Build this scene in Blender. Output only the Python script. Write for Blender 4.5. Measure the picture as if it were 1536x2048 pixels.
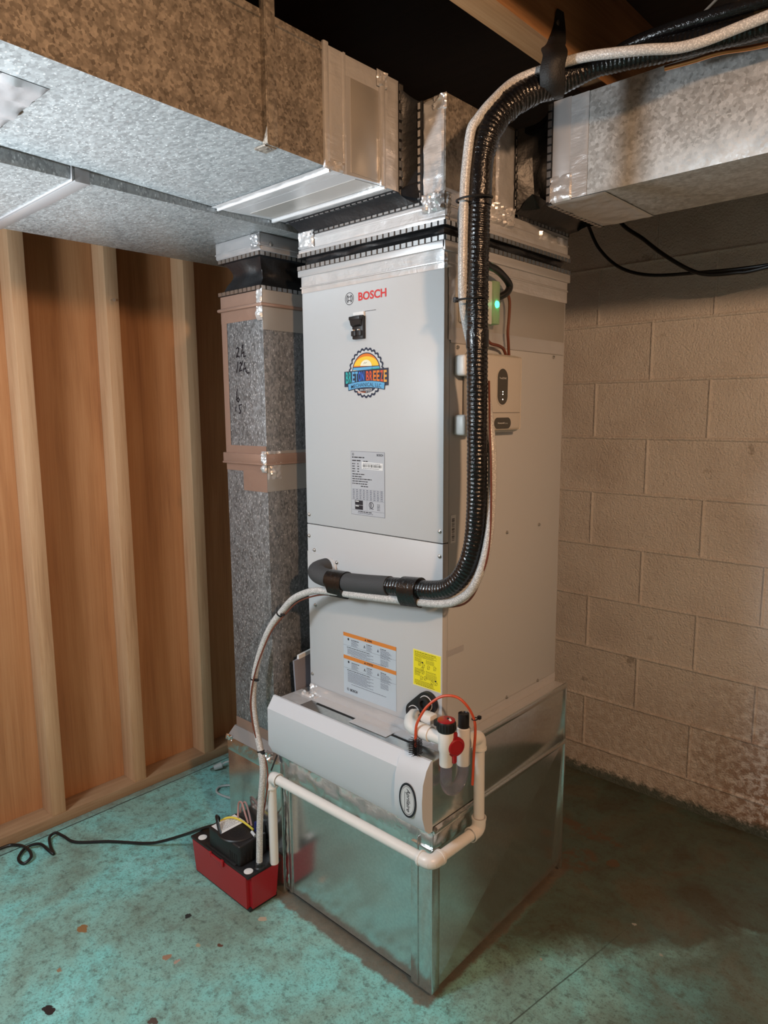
import bpy, bmesh, math, random
from mathutils import Vector, Matrix, noise

random.seed(7)
for o in list(bpy.data.objects):
    bpy.data.objects.remove(o)
SC = bpy.context.scene
COL = SC.collection

# ------------------------------------------------------------------ camera
cd = bpy.data.cameras.new('camera')
cam = bpy.data.objects.new('camera', cd)
COL.objects.link(cam)
cd.sensor_width = 36.0
cd.lens = 1391.27 / 2048 * 36.0
cd.clip_start = 0.02
yaw, pit, rol = (math.radians(a) for a in (42.8396, -8.0605, -0.3623))
fw = Vector((-math.sin(yaw) * math.cos(pit), math.cos(yaw) * math.cos(pit), math.sin(pit)))
rt = Vector((math.cos(yaw), math.sin(yaw), 0))
up = rt.cross(fw)
r2 = rt * math.cos(rol) + up * math.sin(rol)
u2 = -rt * math.sin(rol) + up * math.cos(rol)
M = Matrix(((r2.x, u2.x, -fw.x), (r2.y, u2.y, -fw.y), (r2.z, u2.z, -fw.z))).to_4x4()
M.translation = Vector((0.9994, -1.2823, 1.4338))
cam.matrix_world = M
SC.camera = cam

# ------------------------------------------------------------------ world, lamps, exposure
w = bpy.data.worlds.new('world')
SC.world = w
w.use_nodes = True
w.node_tree.nodes['Background'].inputs[0].default_value = (0.55, 0.62, 0.70, 1)
w.node_tree.nodes['Background'].inputs[1].default_value = 0.06


def lamp(name, loc, color, watts, radius):
    d = bpy.data.lights.new(name, 'POINT')
    d.color = color
    d.energy = watts
    d.shadow_soft_size = radius
    o = bpy.data.objects.new(name, d)
    o.location = loc
    COL.objects.link(o)
    return o


lamp('cool_work_lamp', (-0.62, -1.70, 1.60), (0.83, 0.93, 1.0), 43, 0.15)
sp = bpy.data.lights.new('duct_fill_spot', 'SPOT')   # added fill spot, unseen, aimed up to brighten the duct undersides
sp.color = (0.88, 0.95, 1.0)
sp.energy = 205
sp.spot_size = math.radians(58)
sp.spot_blend = 0.8
sp.shadow_soft_size = 0.08
so = bpy.data.objects.new('duct_fill_spot', sp)
so.location = (-0.70, -1.75, 0.95)
so.rotation_euler = (Vector((-0.55, -0.95, 1.95)) - Vector(so.location)).to_track_quat('-Z', 'Y').to_euler()
COL.objects.link(so)
lamp('warm_ceiling_bulb', (1.95, -1.10, 2.14), (1.0, 0.60, 0.34), 80, 0.06)
lamp('far_room_fill', (2.3, -2.5, 2.1), (1.0, 0.82, 0.64), 3, 0.10)  # weak added fill light, no bulb known there

vs = SC.view_settings
vs.view_transform = 'Standard'
vs.look = 'None'
vs.gamma = 1.0
vs.use_curve_mapping = False
vs.exposure = 0.55


# ------------------------------------------------------------------ material helpers
class NT:
    def __init__(s, name):
        s.m = bpy.data.materials.new(name)
        s.m.use_nodes = True
        s.t = s.m.node_tree
        s.b = s.t.nodes['Principled BSDF']

    def n(s, typ, **k):
        nd = s.t.nodes.new(typ)
        for a, v in k.items():
            if a.startswith('i_'):
                key = a[2:]
                key = int(key) if key.isdigit() else key.replace('_', ' ')
                s.set(nd.inputs[key], v)
            else:
                setattr(nd, a, v)
        return nd

    def set(s, sock, v):
        if hasattr(v, 'is_output') or isinstance(v, bpy.types.NodeSocket):
            s.t.links.new(v, sock)
        elif isinstance(v, bpy.types.Node):
            s.t.links.new(v.outputs[0], sock)
        else:
            if isinstance(v, (tuple, list)) and len(v) == 3 and sock.type == 'RGBA':
                v = (*v, 1)
            sock.default_value = v

    def p(s, **k):
        for a, v in k.items():
            s.set(s.b.inputs[a.replace('_', ' ')], v)
        return s

    def coord(s, scale=(1, 1, 1), rot=(0, 0, 0)):
        tc = s.n('ShaderNodeTexCoord')
        mp = s.n('ShaderNodeMapping')
        s.t.links.new(tc.outputs['Object'], mp.inputs['Vector'])
        mp.inputs['Scale'].default_value = scale
        mp.inputs['Rotation'].default_value = rot
        return mp.outputs[0]

    def noise(s, vec, scale, detail=3, rough=0.55, dist=0.0):
        nd = s.n('ShaderNodeTexNoise')
        s.t.links.new(vec, nd.inputs['Vector'])
        nd.inputs['Scale'].default_value = scale
        nd.inputs['Detail'].default_value = detail
        nd.inputs['Roughness'].default_value = rough
        nd.inputs['Distortion'].default_value = dist
        return nd.outputs[0]

    def ramp(s, fac, stops, interp='LINEAR'):
        r = s.n('ShaderNodeValToRGB')
        r.color_ramp.interpolation = interp
        els = r.color_ramp.elements
        while len(els) < len(stops):
            els.new(0.5)
        for e, (pos, c) in zip(els, stops):
            e.position = pos
            e.color = (c, c, c, 1) if isinstance(c, (int, float)) else (*c, 1)
        s.t.links.new(fac, r.inputs[0])
        return r.outputs[0]

    def mix(s, f, a, b, blend='MIX'):
        nd = s.n('ShaderNodeMix', data_type='RGBA', blend_type=blend)
        s.set(nd.inputs[0], f)
        s.set(nd.inputs[6], a)
        s.set(nd.inputs[7], b)
        return nd.outputs[2]

    def math(s, op, a, b=0.0, c=None):
        nd = s.n('ShaderNodeMath', operation=op)
        s.set(nd.inputs[0], a)
        s.set(nd.inputs[1], b)
        if c is not None:
            s.set(nd.inputs[2], c)
        return nd.outputs[0]

    def bump(s, h, strength=0.3, dist=0.01):
        nd = s.n('ShaderNodeBump')
        s.t.links.new(h, nd.inputs['Height'])
        nd.inputs['Strength'].default_value = strength
        nd.inputs['Distance'].default_value = dist
        s.t.links.new(nd.outputs[0], s.b.inputs['Normal'])


def plain(name, c, rough=0.5, metal=0.0, bump=None, **k):
    t = NT(name)
    t.p(Base_Color=c, Roughness=rough, Metallic=metal, **k)
    if bump:
        t.bump(t.noise(t.coord(), bump[0], 3), bump[1], bump[2])
    return t.m


def spangle(name, dark, light, scale, stretch=(1, 1, 1), metal=0.6, r0=0.3, r1=0.5, fleck=0.0):
    t = NT(name)
    v = t.coord(stretch)
    nz = t.n('ShaderNodeTexNoise')
    t.t.links.new(v, nz.inputs['Vector'])
    nz.inputs['Scale'].default_value = scale * 1.3
    nz.inputs['Detail'].default_value = 2
    add = t.n('ShaderNodeVectorMath', operation='MULTIPLY_ADD')
    t.t.links.new(nz.outputs[1], add.inputs[0])
    add.inputs[1].default_value = (0.9 / scale,) * 3
    t.t.links.new(v, add.inputs[2])
    vo = t.n('ShaderNodeTexVoronoi')
    t.t.links.new(add.outputs[0], vo.inputs['Vector'])
    vo.inputs['Scale'].default_value = scale
    sep = t.n('ShaderNodeSeparateColor')
    t.t.links.new(vo.outputs['Color'], sep.inputs[0])
    fac = sep.outputs[0]
    big = t.noise(v, 3.0, 3)
    mid = t.ramp(t.noise(v, scale * 0.22, 3, 0.6), [(0.38, 0.0), (0.62, 1.0)])
    f2 = t.math('ADD', t.math('MULTIPLY', fac, 0.52), t.math('ADD', t.math('MULTIPLY', big, 0.25), t.math('MULTIPLY', mid, 0.10 if fleck else 0.32)))
    if fleck:
        vo2 = t.n('ShaderNodeTexVoronoi')
        t.t.links.new(add.outputs[0], vo2.inputs['Vector'])
        vo2.inputs['Scale'].default_value = scale * 0.85
        fl = t.ramp(vo2.outputs['Distance'], [(0.0, 1.0), (0.20, 0.9), (0.30, 0.0)])
        sp2 = t.n('ShaderNodeSeparateColor')
        t.t.links.new(vo2.outputs['Color'], sp2.inputs[0])
        fl = t.math('MULTIPLY', fl, t.ramp(sp2.outputs[1], [(0.35, 0.15), (0.75, 1.0)]))
        f2 = t.math('ADD', t.math('MULTIPLY', f2, 0.50), t.math('MULTIPLY', fl, fleck))
    col = t.ramp(f2, [(0.05, dark), (0.95, light)])
    t.p(Base_Color=col, Metallic=metal, Roughness=t.ramp(fac, [(0, r0), (1, r1)]))
    t.bump(fac, 0.06, 0.002)
    return t.m


def foil(name, c, rough, bs, bd):
    t = NT(name)
    v = t.coord()
    n1 = t.noise(v, 26, 4, 0.6, 0.6)
    n2 = t.noise(t.coord((1, 1, 6)), 14, 2)
    h = t.math('ADD', n1, t.math('MULTIPLY', n2, 0.7))
    t.p(Base_Color=c, Metallic=0.42, Roughness=rough)
    t.bump(h, bs, bd)
    return t.m


def wood(name, c0, c1, c2, axis, scale=1.0, rough=0.65):
    t = NT(name)
    st = [9, 9, 9]
    st[axis] = 0.55
    v = t.coord(tuple(a * scale for a in st))
    n1 = t.noise(v, 3.2, 5, 0.6, 1.3)
    st2 = [90, 90, 90]
    st2[axis] = 2.0
    n2 = t.noise(t.coord(tuple(st2)), 2.0, 3)
    n3 = t.noise(t.coord(), 1.8, 3)
    f = t.math('ADD', t.math('MULTIPLY', n1, 0.62), t.math('ADD', t.math('MULTIPLY', n2, 0.25), t.math('MULTIPLY', n3, 0.2)))
    col = t.ramp(f, [(0.34, c0), (0.52, c1), (0.72, c2)])
    t.p(Base_Color=col, Roughness=rough)
    t.bump(n2, 0.12, 0.002)
    return t.m


MT = {}
MT['white_steel'] = plain('painted_steel', (0.56, 0.57, 0.585), 0.42, 0.0, (900, 0.03, 0.0005))
MT['door_white'] = plain('door_plastic', (0.62, 0.65, 0.70), 0.38)
MT['black_gap'] = plain('black_gap', (0.006, 0.006, 0.007), 0.8)
MT['screw'] = plain('screw_steel', (0.55, 0.54, 0.52), 0.3, 1.0)
MT['old_galv'] = spangle('old_galvanized', (0.12, 0.105, 0.09), (0.44, 0.39, 0.33), 175, metal=0.45, r0=0.35, r1=0.55)
MT['bottom_galv'] = spangle('worn_galvanized', (0.24, 0.26, 0.27), (0.80, 0.84, 0.85), 120, (1, 1.7, 1), metal=0.4, r0=0.35, r1=0.5, fleck=0.50)
MT['bright_galv'] = spangle('bright_galvanized', (0.34, 0.34, 0.33), (0.72, 0.72, 0.71), 150, metal=0.4, r0=0.35, r1=0.55)
MT['drop_galv'] = spangle('flecked_galvanized', (0.11, 0.118, 0.125), (0.66, 0.67, 0.69), 150, (1.4, 1.4, 0.8), metal=0.45, r0=0.35, r1=0.55, fleck=0.55)
MT['foil'] = foil('foil_tape', (0.64, 0.64, 0.65), 0.28, 0.30, 0.006)
MT['foil_flat'] = foil('foil_tape_smooth', (0.58, 0.58, 0.59), 0.32, 0.08, 0.004)
t = NT('foil_tape_mirror')
t.p(Base_Color=(0.74, 0.75, 0.75, 1), Metallic=1.0, Roughness=0.24)
t.bump(t.noise(t.coord(), 30, 4, 0.6, 0.6), 0.3, 0.006)
MT['foil_mirror'] = t.m
MT['foil_dim'] = foil('foil_tape_gray', (0.36, 0.36, 0.37), 0.34, 0.1, 0.004)
MT['foil_wood_tint'] = foil('foil_tape_wood_tint', (0.37, 0.25, 0.20), 0.36, 0.10, 0.004)  # reflection of the brown wood put into the foil's base colour
MT['canvas'] = plain('vinyl_canvas', (0.010, 0.011, 0.013), 0.38, 0.0, (30, 0.25, 0.01))
MT['crimp'] = plain('crimp_steel', (0.62, 0.63, 0.64), 0.32, 1.0)
MT['pvc'] = plain('white_pvc', (0.80, 0.79, 0.77), 0.32)
MT['black_plastic'] = plain('black_plastic', (0.012, 0.012, 0.014), 0.42)
MT['black_cable'] = plain('black_cable', (0.010, 0.010, 0.011), 0.35)
MT['red_plastic'] = plain('red_plastic', (0.36, 0.014, 0.022), 0.36, 0.0, (260, 0.12, 0.002))
MT['red_gloss'] = plain('red_cap_plastic', (0.36, 0.012, 0.02), 0.28)
MT['orange_cable'] = plain('orange_cable', (0.62, 0.085, 0.03), 0.42)
MT['brown_wire'] = plain('brown_wire', (0.16, 0.045, 0.025), 0.45)
MT['yellow_wire'] = plain('yellow_wire', (0.75, 0.62, 0.08), 0.4)
MT['pink_wire'] = plain('pink_wire', (0.42, 0.24, 0.22), 0.45)
MT['blue_plastic'] = plain('blue_connector', (0.012, 0.022, 0.16), 0.35)
MT['copper'] = plain('copper', (0.72, 0.30, 0.12), 0.28, 1.0)
MT['gray_foam'] = plain('gray_foam', (0.050, 0.052, 0.056), 0.75, 0.0, (260, 0.3, 0.002))
MT['label_gray'] = plain('label_gray', (0.48, 0.50, 0.54), 0.45)
MT['label_blue'] = plain('label_pale_blue', (0.52, 0.60, 0.68), 0.45)
MT['label_white'] = plain('label_white', (0.80, 0.80, 0.80), 0.45)
MT['label_yellow'] = plain('label_yellow', (0.86, 0.76, 0.02), 0.42)
MT['label_border'] = plain('label_pale_yellow', (0.88, 0.80, 0.32), 0.42)
MT['ink'] = plain('black_ink', (0.012, 0.012, 0.02), 0.5)
MT['ink_gray'] = plain('gray_ink', (0.13, 0.14, 0.19), 0.5)
MT['ink_olive'] = plain('olive_ink', (0.20, 0.17, 0.01), 0.5)
MT['label_orange'] = plain('label_orange', (0.70, 0.24, 0.045), 0.45)
MT['ink_red'] = plain('logo_red', (0.66, 0.03, 0.03), 0.45)
MT['white_plastic'] = plain('white_plastic', (0.70, 0.69, 0.67), 0.4)
MT['beige_plastic'] = plain('beige_plastic', (0.62, 0.58, 0.53), 0.42)
MT['dark_plastic'] = plain('dark_panel', (0.06, 0.055, 0.045), 0.4)
MT['gray_card'] = plain('gray_card', (0.26, 0.26, 0.30), 0.55)
MT['gray_cord'] = plain('gray_cord', (0.42, 0.46, 0.46), 0.45)
MT['string'] = plain('pale_string', (0.6, 0.5, 0.42), 0.6)
MT['strap'] = plain('black_strap', (0.011, 0.010, 0.010), 0.6, 0.0, (300, 0.5, 0.002))
for nm, c in dict(teal=(0.02, 0.42, 0.42), blue=(0.03, 0.16, 0.70), sky=(0.12, 0.42, 0.72), orange=(0.80, 0.20, 0.02), sun=(0.95, 0.62, 0.05),
                  pale=(0.92, 0.88, 0.70), red=(0.70, 0.09, 0.03), navy=(0.012, 0.025, 0.06), silver=(0.62, 0.64, 0.66), sand=(0.78, 0.55, 0.26), amber=(0.78, 0.36, 0.06)).items():
    MT['s_' + nm] = plain('sticker_' + nm, c, 0.4)

t = NT('clear_vinyl')
t.p(Base_Color=(0.60, 0.58, 0.78, 1), Roughness=0.12, Transmission_Weight=0.9, IOR=1.15, Alpha=0.6)
MT['clear'] = t.m

t = NT('green_lens')
t.p(Base_Color=(0.40, 0.55, 0.36, 1), Roughness=0.3, Transmission_Weight=0.35, IOR=1.3)
MT['green_lens'] = t.m
t = NT('green_led')
t.p(Base_Color=(0.0, 0.6, 0.2, 1), Emission_Color=(0.02, 1.0, 0.38, 1), Emission_Strength=9.0)
MT['led'] = t.m
t = NT('white_led')
t.p(Base_Color=(1, 0.95, 0.85, 1), Emission_Color=(1, 0.93, 0.8, 1), Emission_Strength=2.0)
MT['led_white'] = t.m

# braided clear hose: fine crossing threads
t = NT('braided_hose')
v = t.coord((1, 1, 1))
wa = t.n('ShaderNodeTexVoronoi')
t.t.links.new(v, wa.inputs['Vector'])
wa.inputs['Scale'].default_value = 330
t.p(Base_Color=t.ramp(wa.outputs['Distance'], [(0.1, (0.82, 0.82, 0.81)), (0.6, (0.46, 0.46, 0.46))]), Roughness=0.28)
t.bump(wa.outputs['Distance'], 0.3, 0.001)
MT['hose'] = t.m

# black tape wrap: wrinkled glossy film
t = NT('black_tape_wrap')
v = t.coord()
t.p(Base_Color=(0.006, 0.006, 0.007, 1), Roughness=0.2, Specular_IOR_Level=0.6)
t.bump(t.noise(v, 120, 3, 0.6, 0.8), 0.35, 0.004)
MT['wrap'] = t.m

# new galvanized sheet: smooth, mirrors the floor softly
t = NT('new_galvanized')
v = t.coord((1, 1, 1))
n1 = t.noise(v, 160, 2)
n2 = t.noise(v, 5, 3)
t.p(Base_Color=t.ramp(n1, [(0.3, (0.56, 0.59, 0.59)), (0.7, (0.66, 0.69, 0.68))]), Metallic=0.92,
    Roughness=t.ramp(n2, [(0.3, 0.13), (0.7, 0.20)]))
t.bump(n2, 0.05, 0.01)
MT['new_galv'] = t.m
t = NT('plate_galvanized')
v = t.coord((1, 1, 1))
n2 = t.noise(v, 9, 3)
t.p(Base_Color=(0.52, 0.50, 0.47, 1), Metallic=0.55, Roughness=t.ramp(n2, [(0.3, 0.30), (0.7, 0.42)]))
t.bump(n2, 0.12, 0.01)
MT['plate'] = t.m

# painted block wall
t = NT('painted_block')
v = t.coord()
n1 = t.noise(v, 4.0, 4, 0.6)
n2 = t.noise(v, 150, 4, 0.65)
n3 = t.noise(v, 38, 4, 0.7)
col = t.ramp(n1, [(0.30, (0.68, 0.63, 0.60)), (0.55, (0.80, 0.765, 0.74)), (0.75, (0.85, 0.82, 0.80))])
sp = t.n('ShaderNodeSeparateXYZ')
t.t.links.new(v, sp.inputs[0])
low = t.math('SUBTRACT', 1.0, t.math('MULTIPLY', t.math('SUBTRACT', sp.outputs[2], t.math('MULTIPLY', n1, 0.5)), 3.2))
low = t.ramp(low, [(0.0, 0.0), (1.0, 1.0)])
rust = t.math('MULTIPLY', low, t.ramp(n3, [(0.40, 0.0), (0.56, 1.0)]))
col = t.mix(t.math('MULTIPLY', t.math('MULTIPLY', rust, t.ramp(sp.outputs[0], [(0.15, 0.30), (0.45, 1.0)])), 0.9), col, (0.26, 0.125, 0.05))
spot = t.ramp(t.noise(v, 11, 5, 0.7), [(0.64, 0.0), (0.72, 1.0)])
col = t.mix(t.math('MULTIPLY', spot, 0.5), col, (0.16, 0.12, 0.08))
teal = t.math('MULTIPLY', t.ramp(t.math('SUBTRACT', t.math('ADD', t.math('MULTIPLY', n3, 0.07), t.math('MULTIPLY', n1, 0.02)), sp.outputs[2]), [(0.0, 0.0), (0.02, 1.0)]), 0.85)
col = t.mix(teal, col, (0.035, 0.085, 0.075))
t.p(Base_Color=col, Roughness=0.62)
t.bump(t.math('ADD', n2, t.math('MULTIPLY', n3, 0.8)), 0.75, 0.010)
MT['block'] = t.m

MT['dark_block'] = plain('dark_block', (0.11, 0.10, 0.095), 0.8, 0.0, (60, 0.4, 0.005))  # for the unseen walls, kept dark to cut bounced light
MT['plywood'] = wood('plywood', (0.30, 0.125, 0.05), (0.44, 0.205, 0.085), (0.54, 0.28, 0.13), 2, 0.45)
MT['stud'] = wood('stud_pine', (0.46, 0.25, 0.125), (0.60, 0.36, 0.20), (0.69, 0.45, 0.27), 2)
MT['joist'] = wood('joist_pine', (0.22, 0.10, 0.04), (0.34, 0.17, 0.07), (0.44, 0.25, 0.12), 1)
MT['plate_wood'] = wood('sole_pine', (0.22, 0.12, 0.06), (0.36, 0.22, 0.12), (0.44, 0.29, 0.17), 1)
MT['subfloor'] = wood('subfloor_board', (0.014, 0.009, 0.006), (0.022, 0.013, 0.008), (0.030, 0.018, 0.011), 0)  # near-black colour stands in for the darkness between the joists

# painted concrete floor
t = NT('painted_floor')
v = t.coord()
sp = t.n('ShaderNodeSeparateXYZ')
t.t.links.new(v, sp.inputs[0])
X, Y = sp.outputs[0], sp.outputs[1]
n1 = t.noise(v, 2.3, 5, 0.62, 0.5)
n2 = t.noise(v, 16, 5, 0.7)
n3 = t.noise(v, 150, 6, 0.8)
n5 = t.noise(v, 42, 6, 0.75)
n4 = t.noise(v, 5.0, 4, 0.6, 0.8)
col = t.ramp(n1, [(0.34, (0.20, 0.31, 0.26)), (0.45, (0.26, 0.50, 0.45)), (0.56, (0.24, 0.64, 0.62)), (0.70, (0.36, 0.76, 0.74))])
col = t.mix(t.math('MULTIPLY', t.ramp(n2, [(0.48, 0.0), (0.66, 1.0)]), 0.60), col, (0.16, 0.19, 0.15))
col = t.mix(t.math('MULTIPLY', t.ramp(n3, [(0.52, 0.0), (0.64, 1.0)]), 0.70), col, (0.06, 0.09, 0.075))
col = t.mix(t.math('MULTIPLY', t.ramp(n5, [(0.52, 0.0), (0.64, 1.0)]), 0.65), col, (0.075, 0.11, 0.09))
col = t.mix(t.math('MULTIPLY', t.ramp(n3, [(0.30, 1.0), (0.38, 0.0)]), 0.35), col, (0.42, 0.56, 0.52))
# worn brown dirt and painted-in shade to the right of and behind the sheet-metal stack
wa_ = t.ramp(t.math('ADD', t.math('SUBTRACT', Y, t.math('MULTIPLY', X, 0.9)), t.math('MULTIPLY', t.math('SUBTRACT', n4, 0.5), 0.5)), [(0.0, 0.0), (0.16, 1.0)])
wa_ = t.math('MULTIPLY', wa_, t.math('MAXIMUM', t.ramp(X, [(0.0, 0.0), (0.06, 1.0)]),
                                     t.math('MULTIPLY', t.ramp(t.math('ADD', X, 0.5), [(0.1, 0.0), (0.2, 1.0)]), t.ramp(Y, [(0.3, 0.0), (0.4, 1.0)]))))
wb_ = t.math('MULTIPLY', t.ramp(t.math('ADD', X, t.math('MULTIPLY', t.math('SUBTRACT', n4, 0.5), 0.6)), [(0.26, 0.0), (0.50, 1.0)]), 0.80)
worn_shade = t.math('MAXIMUM', wa_, wb_)
col = t.mix(t.math('MULTIPLY', worn_shade, 0.88), col, t.ramp(n4, [(0.38, (0.060, 0.040, 0.018)), (0.50, (0.070, 0.076, 0.050)), (0.62, (0.095, 0.066, 0.034))]))


def bandm(s, a, lo, hi, soft):
    x = s.math('SUBTRACT', 1.0, s.math('DIVIDE', s.math('SUBTRACT', s.math('ABSOLUTE', s.math('SUBTRACT', a, (lo + hi) / 2)), (hi - lo) / 2 - soft), soft))
    nd = s.n('ShaderNodeClamp')
    s.t.links.new(x, nd.inputs[0])
    return nd.outputs[0]


Xj = t.math('ADD', X, t.math('MULTIPLY', t.math('SUBTRACT', n2, 0.5), 0.05))
Yj = t.math('ADD', Y, t.math('MULTIPLY', t.math('SUBTRACT', n2, 0.5), 0.05))
bare = t.math('MULTIPLY', bandm(t, Xj, -0.60, 0.052, 0.012), bandm(t, Yj, -0.122, 0.62, 0.01))
bare2 = t.ramp(t.math('ADD', t.math('MULTIPLY', n2, 0.6), t.math('MULTIPLY', n4, 0.4)), [(0.3, (0.20, 0.13, 0.09)), (0.5, (0.13, 0.105, 0.08)), (0.7, (0.26, 0.18, 0.12))])
col = t.mix(t.math('MULTIPLY', bare, 0.9), col, bare2)
# dirt strip and expansion crack along the wooden wall
dirt = bandm(t, t.math('ADD', X, t.math('MULTIPLY', n4, 0.06)), -1.50, -1.325, 0.03)
col = t.mix(t.math('MULTIPLY', dirt, 0.55), col, (0.20, 0.17, 0.13))
crk = bandm(t, t.math('ADD', X, t.math('MULTIPLY', n4, 0.006)), -1.3665, -1.3595, 0.002)
col = t.mix(t.math('MULTIPLY', crk, 0.95), col, (0.01, 0.012, 0.010))
# saw cut on the right
cut = bandm(t, t.math('SUBTRACT', t.math('ADD', X, t.math('MULTIPLY', n4, 0.006)), t.math('MULTIPLY', Y, 0.152)), 0.2215, 0.2265, 0.0015)
cut = t.math('MULTIPLY', cut, t.ramp(Y, [(0.25, 1.0), (0.50, 0.0)]))
col = t.mix(t.math('MULTIPLY', cut, 0.75), col, (0.02, 0.022, 0.015))
# paint chips, blots and scuffs: (x, y, rx, ry, colour)
chips = [(-0.837, -0.558, .021, .012, (0.28, 0.15, 0.06)), (-0.63, -0.736, .020, .011, (0.02, 0.012, 0.012)), (-0.738, -0.668, .009, .007, (0.30, 0.20, 0.12)),
         (-0.567, -0.454, .011, .012, (0.34, 0.20, 0.13)), (-0.411, -0.577, .010, .010, (0.09, 0.06, 0.05)), (-0.541, -0.371, .009, .007, (0.40, 0.33, 0.22)),
         (-0.494, -0.195, .010, .008, (0.46, 0.36, 0.26)), (-0.533, -0.442, .006, .012, (0.42, 0.30, 0.24)), (-0.50, -0.335, .008, .006, (0.12, 0.05, 0.03)),
         (-0.06, 0.82, .20, .035, (0.13, 0.085, 0.05)), (0.05, 0.66, .06, .08, (0.13, 0.085, 0.05)), (0.14, 0.72, .022, .02, (0.13, 0.085, 0.05)),
         (-0.66, -0.33, .010, .012, (0.015, 0.02, 0.02)), (0.17, 0.21, .006, .005, (0.45, 0.40, 0.33)), (0.30, 0.50, .006, .006, (0.40, 0.38, 0.33)), (0.40, 0.44, .006, .006, (0.36, 0.36, 0.30))]
for cx, cy, rx, ry, cc in chips:
    dx = t.math('DIVIDE', t.math('SUBTRACT', Xj, cx + 0.0), rx)
    dy = t.math('DIVIDE', t.math('SUBTRACT', Yj, cy + 0.0), ry)
    d = t.math('ADD', t.math('MULTIPLY', dx, dx), t.math('MULTIPLY', dy, dy))
    msk = t.ramp(d, [(0.75, 1.0), (1.0, 0.0)])
    if rx > 0.03 or ry > 0.03:
        msk = t.math('MULTIPLY', msk, t.ramp(n2, [(0.44, 0.0), (0.56, 0.9)]))
    col = t.mix(msk, col, cc)
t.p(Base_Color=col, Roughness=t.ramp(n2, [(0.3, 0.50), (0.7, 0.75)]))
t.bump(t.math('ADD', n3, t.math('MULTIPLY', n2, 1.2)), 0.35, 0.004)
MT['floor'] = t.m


# ------------------------------------------------------------------ mesh builder
def V(*a):
    return Vector(a)


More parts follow.
